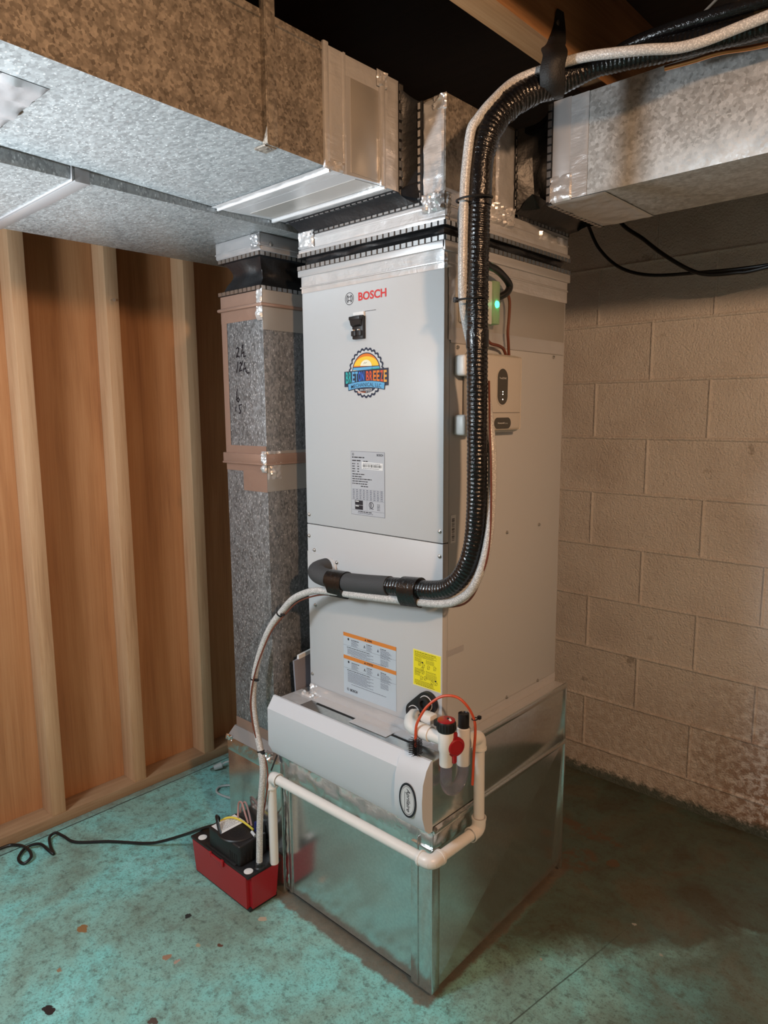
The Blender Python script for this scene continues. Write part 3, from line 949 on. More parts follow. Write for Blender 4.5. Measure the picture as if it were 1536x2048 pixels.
obj('sticker', mb, p_up, label='round gear-edged company sticker with sunset picture and banner', smooth=False)

# gray data label
oo = (-0.3065, -0.0002, 1.1705)
mb = MB()
Wd, Hd = 0.1205, 0.1665
mb.m('ink_gray').rect(0, Wd, 0, Hd, oo, FX, FZ, 0.0004)
mb.m('label_gray').rect(0.0008, Wd - 0.0008, 0.0008, Hd - 0.0008, oo, FX, FZ, 0.0006)
mb.m('ink').text('BOSCH', 0.094, 0.1560, 0.022, 0.0058, oo, FX, FZ, 0.0008, bold=0.03)
mb.ring((0.0085, 0.1585), 0.0036, 0.0029, oo, FX, FZ, 0.0008, 24)
mb.rect(0.0068, 0.0075, 0.1562, 0.1608, oo, FX, FZ, 0.0008)
mb.rect(0.0095, 0.0102, 0.1562, 0.1608, oo, FX, FZ, 0.0008)
mb.words(0.005, 0.1495, 0.045, 0.0036, oo, FX, FZ, 0.0008, 1)
mb.words(0.005, 0.1410, 0.031, 0.0036, oo, FX, FZ, 0.0008, 2)
mb.words(0.046, 0.1405, 0.016, 0.0030, oo, FX, FZ, 0.0008, 3)
for i in range(4):
    mb.words(0.005, 0.1330 - i * 0.0066, 0.011, 0.0030, oo, FX, FZ, 0.0008, 4 + i)
    mb.words(0.024, 0.1330 - i * 0.0066, 0.006, 0.0030, oo, FX, FZ, 0.0008, 14 + i)
for i, L in enumerate((0.046, 0.036, 0.070, 0.056, 0.056, 0.026)):
    mb.words(0.005 if i < 5 else 0.036, 0.1060 - i * 0.0062, L, 0.0030, oo, FX, FZ, 0.0008, 24 + i)
mb.m('ink_gray')
for i in range(6):
    mb.rect(0.004, Wd - 0.004, 0.0680 - i * 0.0046, 0.0684 - i * 0.0046, oo, FX, FZ, 0.0008)
    for j in range(9):
        mb.words(0.006 + j * 0.0125, 0.0645 - i * 0.0046 + 0.0006, 0.0075, 0.0024, oo, FX, FZ, 0.0008, 60 + i * 9 + j)
mb.rect(0.002, Wd - 0.002, 0.0400, 0.0406, oo, FX, FZ, 0.0008)
mb.rect(0.002, Wd - 0.002, 0.0126, 0.0132, oo, FX, FZ, 0.0008)
mb.rect(0.0575, 0.058, 0.0130, 0.0400, oo, FX, FZ, 0.0008)
mb.m('ink').rect(0.014, 0.043, 0.0265, 0.0385, oo, FX, FZ, 0.0008)
mb.rect(0.014, 0.043, 0.0142, 0.0255, oo, FX, FZ, 0.0008)
mb.ring((0.073, 0.029), 0.0085, 0.0066, oo, FX, FZ, 0.0008, 24)
mb.rect(0.0705, 0.0735, 0.0235, 0.0345, oo, FX, FZ, 0.0008)
mb.words(0.066, 0.0185, 0.015, 0.0020, oo, FX, FZ, 0.0008, 90)
for i in range(5):
    mb.words(0.094, 0.0315 - i * 0.0035, 0.010, 0.0017, oo, FX, FZ, 0.0008, 91 + i)
mb.words(0.026, 0.0082, 0.050, 0.0028, oo, FX, FZ, 0.0008, 97)
mb.m('ink_gray').words(0.024, 0.0044, 0.056, 0.0020, oo, FX, FZ, 0.0008, 98)
mb.m('label_white')
for y in (0.0345, 0.0222):
    mb.rect(0.016, 0.028, y, y + 0.0024, oo, FX, FZ, 0.0010)
obj('data_label', mb, p_up, label='gray data plate label with small print', smooth=False)
mb = MB().m('label_white').poly([(0.0405, 0.1215), (0.1150, 0.1200), (0.1152, 0.1385), (0.0400, 0.1400)], oo, FX, FZ, 0.0012)
mb.m('ink')
rnd = random.Random(5)
a = 0.045
while a < 0.110:
    wv = rnd.choice((0.0006, 0.001, 0.0017))
    mb.rect(a, a + wv, 0.1265, 0.1335, oo, FX, FZ, 0.0014)
    a += wv + rnd.choice((0.0007, 0.0012, 0.002))
mb.m('ink_gray').words(0.045, 0.1352, 0.060, 0.0016, oo, FX, FZ, 0.0014, 5)
mb.words(0.045, 0.1228, 0.058, 0.0016, oo, FX, FZ, 0.0014, 6)
obj('barcode_label', mb, p_up, label='small white barcode label on the gray data plate', smooth=False)

# pale blue warning label
oo = (-0.345, -0.0002, 0.6640)
Wd, Hd = 0.1955, 0.1755
mb = MB().m('label_blue').rect(0, Wd, 0, Hd, oo, FX, FZ, 0.0005)
for y, head in ((Hd - 0.011, 'WARNING'), (Hd - 0.076, 'ATTENTION')):
    mb.m('label_orange').rect(0, Wd, y, y + 0.0105, oo, FX, FZ, 0.0007)
    wd = 0.0026 * len(head)
    mb.m('ink').text(head, Wd / 2 - wd / 2 + 0.003, y + 0.0028, wd, 0.0052, oo, FX, FZ, 0.0009, bold=0.03)
    mb.poly([(Wd / 2 - wd / 2 - 0.006, y + 0.0025), (Wd / 2 - wd / 2, y + 0.0025), (Wd / 2 - wd / 2 - 0.003, y + 0.008)], oo, FX, FZ, 0.0009)
    for j, (xa, ww, rows) in enumerate(((0.031, 0.028, 5), (0.089, 0.022, 5), (0.140, 0.040, 8))):
        mb.m('ink').words(xa, y - 0.008, 0.02 if j else 0.03, 0.0024, oo, FX, FZ, 0.0009, j + int(y * 1000))
        mb.m('ink_gray')
        for r in range(rows):
            mb.words(xa, y - 0.0115 - r * 0.0030, ww * (0.75 + 0.25 * ((r * 7) % 3) / 2), 0.0016, oo, FX, FZ, 0.0009, r + 10 * j)
    mb.m('ink').disc((0.020, y - 0.007), 0.0030, 0.0034, oo, FX, FZ, 0.0009, 16)
    mb.poly([(0.078, y - 0.019), (0.0815, y - 0.010), (0.085, y - 0.019), (0.0835, y - 0.019), (0.0815, y - 0.0145), (0.0795, y - 0.019)], oo, FX, FZ, 0.0009)
    mb.m('ink_gray').poly([(0.128, y - 0.018), (0.1345, y - 0.018), (0.1312, y - 0.010)], oo, FX, FZ, 0.0009)
    mb.rect(0, Wd, y - 0.0255, y - 0.0250, oo, FX, FZ, 0.0009)
    mb.m('ink').words(0.014, y - 0.031, 0.088, 0.0022, oo, FX, FZ, 0.0009, 40)
    mb.m('ink_gray')
    for r in range(5 if y > 0.15 else 10):
        mb.words(0.016, y - 0.0355 - r * 0.0031, 0.098 - 0.012 * (r % 3), 0.0016, oo, FX, FZ, 0.0009, r + 50)
    for r in range(5):
        mb.words(0.140, y - 0.0375 - r * 0.0031, 0.028, 0.0016, oo, FX, FZ, 0.0009, r + 70)
    mb.words(0.03, y - 0.0520 if y > 0.15 else y - 0.070, 0.13, 0.0018, oo, FX, FZ, 0.0009, 88)
mb.m('ink').text('BOSCH', 0.025, 0.0095, 0.028, 0.0075, oo, FX, FZ, 0.0009, bold=0.03)
mb.ring((0.0165, 0.0135), 0.0042, 0.0036, oo, FX, FZ, 0.0009, 24)
mb.rect(0.0147, 0.0153, 0.0108, 0.0162, oo, FX, FZ, 0.0009)
mb.rect(0.0177, 0.0183, 0.0108, 0.0162, oo, FX, FZ, 0.0009)
obj('warning_label', mb, p_lo, label='large pale blue warning label with two orange bars', smooth=False)

# yellow label
oo = (-0.0925, -0.0002, 0.7550)
Wd, Hd = 0.0895, 0.0945
mb = MB().m('label_border').rect(0, Wd, 0, Hd, oo, FX, FZ, 0.0005)
mb.m('label_yellow').rect(0.0022, Wd - 0.0022, 0.0022, Hd - 0.0022, oo, FX, FZ, 0.0007)
mb.m('ink_olive').words(0.006, 0.0875, 0.068, 0.0026, oo, FX, FZ, 0.0009, 3)
for r in range(4):
    mb.words(0.006, 0.0840 - r * 0.0026, 0.070 - 0.01 * (r % 2), 0.0015, oo, FX, FZ, 0.0009, r + 5)
for (xa, ya, ww, rows) in ((0.006, 0.0725, 0.022, 4), (0.042, 0.0720, 0.026, 4), (0.006, 0.0450, 0.020, 4), (0.042, 0.0440, 0.032, 2), (0.042, 0.0380, 0.034, 6), (0.006, 0.0360, 0.018, 4), (0.006, 0.0150, 0.060, 4)):
    for r in range(rows):
        mb.words(xa, ya - r * 0.0026, ww, 0.0014, oo, FX, FZ, 0.0009, r * 3 + int(xa * 1000))
mb.words(0.010, 0.0042, 0.060, 0.0020, oo, FX, FZ, 0.0009, 33)
for (cx, cy) in ((0.022, 0.060), (0.034, 0.057), (0.050, 0.056), (0.070, 0.058), (0.030, 0.047), (0.033, 0.040), (0.028, 0.024), (0.040, 0.026), (0.062, 0.020), (0.074, 0.021)):
    mb.ring((cx, cy), 0.0042, 0.0034, oo, FX, FZ, 0.0009, 14, sy=1.3)
    mb.stroke([(cx - 0.004, cy - 0.006), (cx, cy), (cx + 0.005, cy + 0.003)], 0.0008, oo, FX, FZ, 0.0009)
mb.m('ink').disc((0.031, 0.0645), 0.0028, 0.0022, oo, FX, FZ, 0.0010, 12)
mb.disc((0.073, 0.0265), 0.0028, 0.0020, oo, FX, FZ, 0.0010, 12)
obj('yellow_label', mb, p_lo, label='bright yellow instruction label', smooth=False)

# service port cover at the left of the lower panel
pts = [(-0.486, 0.940), (-0.372, 0.940)]
pts += [(-0.368 + 0.0 - 0.012 + 0.012 * math.cos(a), 1.036 - 0.012 + 0.012 * math.sin(a)) for a in [k * math.pi / 16 for k in range(9)]]
pts += [(-0.486, 1.048)]
mb = MB().m('white_steel').plate([(x, z) for x, z in pts], (0, 0.0005, 0), FX, FZ, 0.0030)
mb.lathe((-0.400, -0.002, 1.008), (0, -1, 0), [(0.034, 0.0), (0.032, 0.004), (0.026, 0.005)], 32)
obj('port_cover', mb, p_lo)
# screws
for i, (x, z) in enumerate([(-0.477, 1.153), (-0.479, 1.092), (-0.458, 1.053), (-0.367, 1.030), (-0.009, 1.156), (-0.009, 1.096), (-0.459, 0.893), (-0.478, 0.683)]):
    mb = MB().m('screw').lathe((x, 0.0, z), (0, -1, 0), [(0.0052, 0.0), (0.0052, 0.001), (0.0036, 0.0012), (0.0034, 0.0036), (0.0015, 0.0046)], 12)
    obj('screw', mb, p_up if z > 1.127 else p_lo)
for i, (y, z) in enumerate([(0.051, 1.585), (0.495, 1.586), (0.440, 1.120), (0.275, 1.119), (0.454, 0.655), (0.289, 0.655)]):
    mb = MB().m('screw').lathe((0.0, y, z), (1, 0, 0), [(0.0052, 0.0), (0.0052, 0.001), (0.0036, 0.0012), (0.0034, 0.0036), (0.0015, 0.0046)], 12)
    obj('screw', mb, root)
oo = (0, 0.0, 0)
mb = MB().m('label_white').rect(0.028, 0.049, 1.124, 1.192, oo, SY, FZ, 0.0005)
mb.m('ink')
a = 1.130
rnd = random.Random(9)
while a < 1.183:
    wv = rnd.choice((0.0008, 0.0014, 0.002))
    mb.rect(0.033, 0.044, a, a + wv, oo, SY, FZ, 0.0007)
    a += wv + rnd.choice((0.0008, 0.0014, 0.0022))
obj('side_barcode_label', mb, root, label='narrow upright barcode label on the right side', smooth=False)
# sheet-metal and foil patch on the upper right side, foil collar on top and at the bottom
mb = MB().m('plate').box(-0.0005, 0.0016, 0.024, 0.548, 1.5935, 1.8145, 0.0004)
obj('side_plate', mb, root, label='galvanized patch plate on the upper right side')
mb = MB().m('foil')
mb.sheet((-0.001, -0.0005, 1.7565), (0, 0.03, 0), (0, 0, 0.062), 6, 10, 0.006, 0.004, 60, 10)
mb.sheet((UX0, -0.0008, 1.7560), (-UX0, 0, 0), (0, 0, 0.060), 60, 9, 0.0012, 0.0014, 22, 9)
mb.sheet((0.0016, 0.012, 1.738), (0, 0.546, 0), (0, 0, 0.076), 60, 9, 0.0010, 0.0012, 24, 11)
obj('foil_collar', mb, root, label='silver foil tape collar around the top')
mb = MB().m('foil_flat')
mb.box(UX0 - 0.0025, 0.003, -0.005, 0.0, 1.7685, 1.7725, 0.001)
mb.box(UX0 - 0.006, 0.0075, -0.009, 0.0, 1.798, 1.815, 0.002)
mb.box(0.0, 0.009, -0.009, UY1 + 0.006, 1.793, 1.815, 0.002)
mb.box(0.0, 0.005, 0.01, UY1 + 0.002, 1.768, 1.773, 0.001)
mb.sheet((0.0016, 0.022, 1.595), (0, 0.525, 0), (0, 0, 0.034), 40, 5, 0.0008, 0.0008, 30, 12)
mb.sheet((0.0016, 0.014, 1.60), (0, 0.024, 0), (0, 0, 0.15), 5, 24, 0.003, 0.002, 50, 13)
mb.sheet((0.0016, 0.10, 1.624), (0, 0.07, 0), (0, 0, 0.02), 8, 3, 0.0006, 0.0008, 50, 14)
obj('foil_flange', mb, root, label='smooth foil-covered flange')
mb = MB().m('foil')
mb.sheet((UX0, -0.0008, UZ0), (-UX0, 0, 0), (0, 0, 0.028), 60, 5, 0.0009, 0.0010, 30, 15)
mb.sheet((0.0, 0.0, UZ0), (0, UY1, 0), (0, 0, 0.028), 60, 5, 0.0008, 0.0010, 30, 16)
mb.m('foil_flat').sheet((0.0, 0.017, 0.842), (0, 0.07, 0), (0, 0, 0.016), 8, 3, 0.0003, 0.0006, 30, 17)
obj('bottom_tape', mb, root, label='silver foil tape along the bottom edge')
# condensate port plate
mb = MB()
c1, c2, rr = V(-0.079, 0.686), V(-0.041, 0.722), 0.0285
ang = math.atan2(c2[1] - c1[1], c2[0] - c1[0])
out = [(c2[0] + rr * math.cos(ang - math.pi / 2 + k * math.pi / 14), c2[1] + rr * math.sin(ang - math.pi / 2 + k * math.pi / 14)) for k in range(15)]
out += [(c1[0] + rr * math.cos(ang + math.pi / 2 + k * math.pi / 14), c1[1] + rr * math.sin(ang + math.pi / 2 + k * math.pi / 14)) for k in range(15)]
mb.m('black_plastic').plate(out, (0, 0.001, 0), FX, FZ, 0.013)
for c in (c1, c2):
    mb.m('black_plastic').lathe((c[0], -0.012, c[1]), (0, -1, 0), [(0.019, 0.0), (0.018, 0.010), (0.011, 0.011), (0.010, 0.004)], 24)
    mb.m('label_white').lathe((c[0], -0.0118, c[1]), (0, -1, 0), [(0.0205, 0.0), (0.0205, 0.0018), (0.0192, 0.0018)], 28)
obj('drain_port_plate', mb, p_lo, label='black oblong drain port plate with two round ports')


# ================================================================== flexible connectors, plenum
def flange_rect(mb, x0, x1, y0, y1, z, h, side='all'):
    pass


def rect_loop_teeth(mb, x0, x1, y0, y1, z, upv):
    mb.teeth((x0, y0, z), (x1, y0, z), (0, -1, 0), upv)
    mb.teeth((x1, y0, z), (x1, y1, z), (1, 0, 0), upv)
    mb.teeth((x1, y1, z), (x0, y1, z), (0, 1, 0), upv)
    mb.teeth((x0, y1, z), (x0, y0, z), (-1, 0, 0), upv)


def skirt(mb, x0, x1, y0, y1, za, zb, bulge, n=28, rows=8, seed=0.0):
    # vinyl sleeve between two rectangular rims, sagging inwards
    vs, fs = [], []
    per = []
    for (a, b) in (((x0, y0), (x1, y0)), ((x1, y0), (x1, y1)), ((x1, y1), (x0, y1)), ((x0, y1), (x0, y0))):
        for k in range(n):
            q = k / n
            per.append((a[0] + (b[0] - a[0]) * q, a[1] + (b[1] - a[1]) * q))
    cx, cy = (x0 + x1) / 2, (y0 + y1) / 2
    N = len(per)
    for j in range(rows + 1):
        q = j / rows
        for (x, y) in per:
            w_ = math.sin(math.pi * q) * bulge * (1 + 0.8 * noise.noise(Vector((x * 14, y * 14, seed + q * 2))))
            vs.append((x + (cx - x) / abs(cx - x + 1e-9) * w_ * min(1, abs(cx - x) / (x1 - x0) * 2) ** 6,
                       y + (cy - y) / abs(cy - y + 1e-9) * w_ * min(1, abs(cy - y) / (y1 - y0) * 2) ** 6, za + (zb - za) * q))
    for j in range(rows):
        for k in range(N):
            fs.append((j * N + k, j * N + (k + 1) % N, (j + 1) * N + (k + 1) % N, (j + 1) * N + k))
    return mb.add(vs, fs)


root = thing('flexible_connector', 'thin black vinyl duct connector between the tall white unit and the plenum above it', 'duct connector', (-0.244, 0.278, 1.815), 'black flexible duct connectors')
obj('sleeve', skirt(MB().m('canvas'), UX0 - 0.002, 0.004, -0.004, UY1 + 0.002, 1.814, 1.857, 0.014, seed=1.0), root)
mb = MB().m('canvas').box(UX0 - 0.0065, 0.0085, -0.0095, UY1 + 0.0065, 1.8145, 1.8262)
mb.m('crimp')
rect_loop_teeth(mb, UX0 - 0.0065, 0.0085, -0.0095, UY1 + 0.0065, 1.8150, (0, 0, 1))
obj('crimp_strip', mb, root, smooth=False, label='lower row of crimped metal tabs')
mb = MB().m('canvas').box(UX0 - 0.0055, 0.0075, -0.0085, UY1 + 0.0055, 1.8468, 1.8578)
mb.m('crimp')
rect_loop_teeth(mb, UX0 - 0.0055, 0.0075, -0.0085, UY1 + 0.0055, 1.8475, (0, 0, 1))
obj('crimp_strip', mb, root, smooth=False, label='upper row of crimped metal tabs')

root = thing('supply_plenum', 'foil-taped galvanized plenum box on top of the tall white unit, between the two ducts', 'duct', (-0.244, 0.278, 1.857))
mb = MB().m('old_galv').box(-0.486, 0.0, 0.002, UY1, 1.8575, 2.124, 0.0015)
obj('body', mb, root)
mb = MB().m('foil_flat')
mb.box(-0.492, 0.006, -0.006, UY1 + 0.006, 1.8575, 1.868, 0.002)
mb.box(-0.489, 0.003, -0.0035, UY1 + 0.003, 1.8895, 1.895, 0.001)
obj('foil_flange', mb, root, label='foil-covered bottom flange')
mb = MB().m('foil')
mb.sheet((-0.490, 0.0005, 1.866), (0.490, 0, 0), (0, 0, 0.037), 60, 8, 0.0012, 0.0015, 26, 21)
mb.sheet((0.0, 0.002, 1.866), (0, UY1, 0), (0, 0, 0.062), 60, 9, 0.0022, 0.0020, 26, 22)
mb.sheet((-0.064, 0.0015, 1.905), (0.060, 0, 0), (0, 0, 0.214), 14, 46, 0.0034, 0.003, 30, 23)
mb.sheet((0.0, 0.196, 1.905), (0, 0.080, 0), (0, 0, 0.214), 14, 46, 0.0030, 0.003, 30, 24)
mb.sheet((-0.060, -0.004, 1.880), (0.062, 0, 0), (0, 0, 0.040), 18, 12, 0.010, 0.007, 75, 25)
mb.sheet((0.001, 0.180, 1.885), (0, 0.09, 0), (0, 0, 0.050), 22, 14, 0.012, 0.009, 70, 26)
mb.sheet((-0.492, -0.004, 1.870), (0.06, 0, 0), (0, 0, 0.044), 16, 12, 0.007, 0.004, 60, 27)
mb.sheet((0.001, -0.001, 1.85), (0, 0.022, 0), (0, 0, 0.07), 8, 18, 0.007, 0.004, 80, 28)
mb.sheet((-0.034, 0.002, 2.090), (0.036, 0, 0), (0, 0, 0.034), 12, 12, 0.007, 0.005, 80, 29)
mb.sheet((0.001, 0.40, 1.886), (0, 0.15, 0), (0, 0, 0.024), 24, 6, 0.006, 0.004, 60, 29.5)
obj('foil_tape', mb, root, label='crumpled foil tape bands')

# ================================================================== left supply trunk
root = thing('supply_duct', 'wide galvanized duct with a brown mottled side and bright underside, upper left', 'duct', (-0.31, -1.0, 1.94))
TX0, TX1 = -0.514, -0.110
ST = [(-3.08, 1.976, 2.195), (-1.50, 1.976, 2.195), (-0.215, 1.9335, 2.166)]
for i in range(len(ST) - 1):
    pass
mb = MB()
n = len(ST)
vs = []
for (y, za, zb) in ST:
    vs += [(TX0, y, za), (TX1, y, za), (TX1, y, zb), (TX0, y, zb)]
mb.m('bottom_galv').add(vs, [(i * 4, (i + 1) * 4, (i + 1) * 4 + 1, i * 4 + 1) for i in range(n - 1)])
mb.m('old_galv').add(vs, [(i * 4 + 1, (i + 1) * 4 + 1, (i + 1) * 4 + 2, i * 4 + 2) for i in range(n - 1)])
mb.add(vs, [(i * 4 + 2, (i + 1) * 4 + 2, (i + 1) * 4 + 3, i * 4 + 3) for i in range(n - 1)] + [(i * 4 + 3, (i + 1) * 4 + 3, (i + 1) * 4, i * 4) for i in range(n - 1)] + [(0, 1, 2, 3), (n * 4 - 1, n * 4 - 2, n * 4 - 3, n * 4 - 4)])
obj('body', mb, root, smooth=False)
tz = lambda y: 1.9335 + (y + 0.215) / (-1.285) * 0.0425
# new end section
mb = MB().m('foil_flat')
mb.hexa([(TX0 + .001, -0.205, 1.932), (TX1 + .001, -0.205, 1.932), (TX1 + .001, -0.030, 1.9405), (TX0 + .001, -0.030, 1.9405),
         (TX0 + .001, -0.205, 2.165), (TX1 + .001, -0.205, 2.165), (TX1 + .001, -0.030, 2.165), (TX0 + .001, -0.030, 2.165)])
obj('end_section', mb, root, label='newer plain sheet metal end section', smooth=False)
mb = MB().m('plate').box(TX1, TX1 + 0.0022, -0.182, -0.098, 1.940, 2.126, 0.0003)
mb.hexa([(TX0 + .02, -0.160, 1.9335), (TX1 - .01, -0.160, 1.9335), (TX1 - .01, -0.085, 1.9370), (TX0 + .02, -0.085, 1.9370), (TX0 + .02, -0.160, 1.938), (TX1 - .01, -0.160, 1.938), (TX1 - .01, -0.085, 1.941), (TX0 + .02, -0.085, 1.941)])
obj('bare_panel', mb, root, label='bare metal between the tape strips')
mb = MB().m('foil')
# vertical cleat with tape at y about -0.25, seam at -0.2, end flange
mb.box(TX1 - .002, TX1 + 0.007, -0.262, -0.247, 1.931, 2.171, 0.003)
mb.sheet((TX1 + .001, -0.247, 1.933), (0, 0.046, 0), (0, 0, 0.234), 8, 40, 0.0016, 0.0016, 30, 31)
mb.box(TX1 - .002, TX1 + 0.004, -0.205, -0.198, 1.931, 2.168, 0.001)
mb.box(TX1 - .002, TX1 + 0.008, -0.096, -0.080, 1.931, 2.166, 0.004)
mb.sheet((TX1 + .001, -0.198, 2.126), (0, 0.10, 0), (0, 0, 0.040), 14, 6, 0.0012, 0.0012, 30, 32)
mb.sheet((TX1 + .001, -0.080, 1.933), (0, 0.048, 0), (0, 0, 0.234), 8, 40, 0.0016, 0.0016, 30, 33)
mb.sheet((TX1 + .004, -0.262, 1.93), (0, 0.06, 0), (0, 0, 0.022), 16, 6, 0.006, 0.003, 70, 34)
mb.sheet((TX1 + .004, -0.105, 2.135), (0, 0.032, 0), (0, 0, 0.034), 10, 10, 0.007, 0.004, 70, 34.5)
# underside strips
mb.sheet((TX1, -0.262, 1.9325), (TX0 - TX1, 0, 0), (0, 0.056, 0), 50, 7, 0.0016, 0.0018, 30, 35)
mb.box(TX0, TX1, -0.246, -0.241, 1.926, 1.934, 0.002)
mb.box(TX0, TX1, -0.078, -0.070, 1.930, 1.940, 0.002)
mb.sheet((TX1, -0.085, 1.9370), (TX0 - TX1, 0, 0), (0, 0.055, 0.0035), 50, 7, 0.0012, 0.0014, 30, 36)
obj('foil_tape', mb, root, label='foil tape strips over the seams')
# hanger strap and ridge on the brown face
mb = MB().m('old_galv')
za, zb = tz(-0.398), 2.203
mb.box(TX1 - .001, TX1 + 0.008, -0.412, -0.384, za - .004, zb, 0.0008)
mb.box(TX1 - .001, TX1 + 0.014, -0.414, -0.410, za - .004, zb, 0.0008)
mb.box(TX1 - 0.03, TX1 + 0.003, -0.412, -0.384, za - .006, za - 0.002, 0.0008)
mb.m('screw').lathe((TX1 - 0.004, -0.398, za - 0.004), (0, 0, -1), [(0.005, 0), (0.005, 0.003), (0.002, 0.004)], 10)
obj('hanger_strap', mb, root, label='vertical metal hanger strap on the brown face')
mb = MB().m('old_galv')
mb.add([(TX1 + .003, -1.5, 2.178), (TX1 + .003, -0.262, 2.152), (TX1 + .003, -0.262, 2.157), (TX1 + .003, -1.5, 2.183), (TX1 - .001, -1.5, 2.176), (TX1 - .001, -0.262, 2.150), (TX1 - .001, -0.262, 2.159), (TX1 - .001, -1.5, 2.185)],
       [(0, 1, 2, 3), (4, 5, 1, 0), (3, 2, 6, 7)])
obj('seam_ridge', mb, root)
# foil patch frame on the underside
mb = MB().m('foil_dim')


def under(x0, x1, y0, y1, seed):
    mb.sheet((x1, y0, tz(y0) - 0.0005), (x0 - x1, 0, 0), (0, y1 - y0, tz(y1) - tz(y0)), 22, 12, 0.010, 0.006, 22, seed)


under(-0.455, -0.205, -0.835, -0.765, 41)
under(-0.265, -0.205, -1.05, -0.835, 42)
under(-0.455, -0.395, -1.05, -0.835, 43)
obj('foil_patch', mb, root, label='mirror-like foil tape frame on the underside')

root = thing('flexible_connector', 'black vinyl duct connector between the upper left duct end and the plenum', 'duct connector', (-0.30, -0.01, 1.92), 'black flexible duct connectors')
# sleeve from trunk end (y=-0.03) to plenum front (y=0)
mb = MB().m('canvas')
R0 = [(TX0 + .012, 1.939), (TX1 - .004, 1.939), (TX1 - .004, 2.160), (TX0 + .012, 2.160)]
R1 = [(-0.480, 1.902), (-0.068, 1.902), (-0.068, 2.122), (-0.480, 2.122)]
vs, fs = [], []
rows, nn = 6, 24
for j in range(rows + 1):
    q = j / rows
    for e in range(4):
        for k in range(nn):
            f = k / nn
            a = V(R0[e][0] + (R0[(e + 1) % 4][0] - R0[e][0]) * f, 0, R0[e][1] + (R0[(e + 1) % 4][1] - R0[e][1]) * f)
            b = V(R1[e][0] + (R1[(e + 1) % 4][0] - R1[e][0]) * f, 0, R1[e][1] + (R1[(e + 1) % 4][1] - R1[e][1]) * f)
            p = a.lerp(b, q)
            sgn = math.sin(math.pi * q) * 0.012 * (0.6 + noise.noise(Vector((p.x * 9, p.z * 9, 3))))
            d = V(0, 0, 1) if e == 0 else V(-1, 0, 0) if e == 1 else V(0, 0, -1) if e == 2 else V(1, 0, 0)
            p = p + d * sgn
            vs.append((p.x, -0.036 + 0.0385 * q, p.z))
N = 4 * nn
for j in range(rows):
    for k in range(N):
        fs.append((j * N + k, (j + 1) * N + k, (j + 1) * N + (k + 1) % N, j * N + (k + 1) % N))
mb.add(vs, fs)
mb.hexa([(-0.10, -0.028, 1.924), (-0.07, -0.012, 1.915), (-0.066, -0.001, 1.925), (-0.10, -0.010, 1.930), (-0.112, -0.022, 1.945), (-0.080, -0.010, 1.950), (-0.070, 0.0, 1.95), (-0.11, -0.01, 1.95)])
obj('sleeve', mb, root)
mb = MB().m('canvas').box(TX1 - .002, TX1 + 0.0035, -0.033, -0.018, 1.940, 2.164)
mb.box(TX0, TX1, -0.033, -0.018, 1.9365, 1.941)
mb.m('crimp').teeth((TX1 + .0035, -0.0315, 1.942), (TX1 + .0035, -0.0315, 2.164), (1, 0, 0), (0, 1, 0), 0.0185, 0.0135, 0.012)
mb.teeth((TX0, -0.0315, 1.9365), (TX1, -0.0315, 1.9365), (0, 0, -1), (0, 1, 0), 0.0185, 0.0135, 0.012)
obj('crimp_strip', mb, root, smooth=False, label='crimped metal tabs at the duct end')
mb = MB().m('canvas').box(-0.074, -0.062, -0.0045, 0.001, 1.908, 2.122)
mb.box(-0.486, -0.062, -0.0045, 0.001, 1.901, 1.909)
mb.m('crimp').teeth((-0.0735, -0.0045, 1.912), (-0.0735, -0.0045, 2.122), (0, -1, 0), (1, 0, 0), 0.0185, 0.0135, 0.007)
mb.teeth((-0.486, -0.0045, 1.902), (-0.066, -0.0045, 1.902), (0, -1, 0), (0, 0, 1), 0.0185, 0.0135, 0.005)
obj('crimp_strip', mb, root, smooth=False, label='crimped metal tabs at the plenum')

# ================================================================== right supply trunk
root = thing('supply_duct', 'galvanized duct with coarse bright spangles running to the right edge above the block wall', 'duct', (1.2, 0.417, 1.93))
mb = MB().m('bright_galv').box(0.150, 2.98, 0.278, 0.556, 1.930, 2.154, 0.0015)
obj('body', mb, root)
mb = MB().m('foil_flat').box(0.102, 0.152, 0.2765, 0.5575, 1.9285, 2.156, 0.0015)
obj('end_collar', mb, root, label='foil-covered end collar')
mb = MB().m('foil')
mb.sheet((0.150, 0.2775, 1.930), (0.046, 0, 0), (0, 0, 0.224), 9, 40, 0.0014, 0.0012, 30, 51)
mb.sheet((0.098, 0.277, 1.928), (0.060, 0, 0), (0, 0, 0.06), 16, 14, 0.004, 0.003, 60, 52)
mb.sheet((0.240, 0.278, 1.929), (-0.14, 0, 0), (0, 0.278, 0), 24, 40, 0.0024, 0.0028, 26, 53)
obj('foil_tape', mb, root, label='pale foil tape around the end')

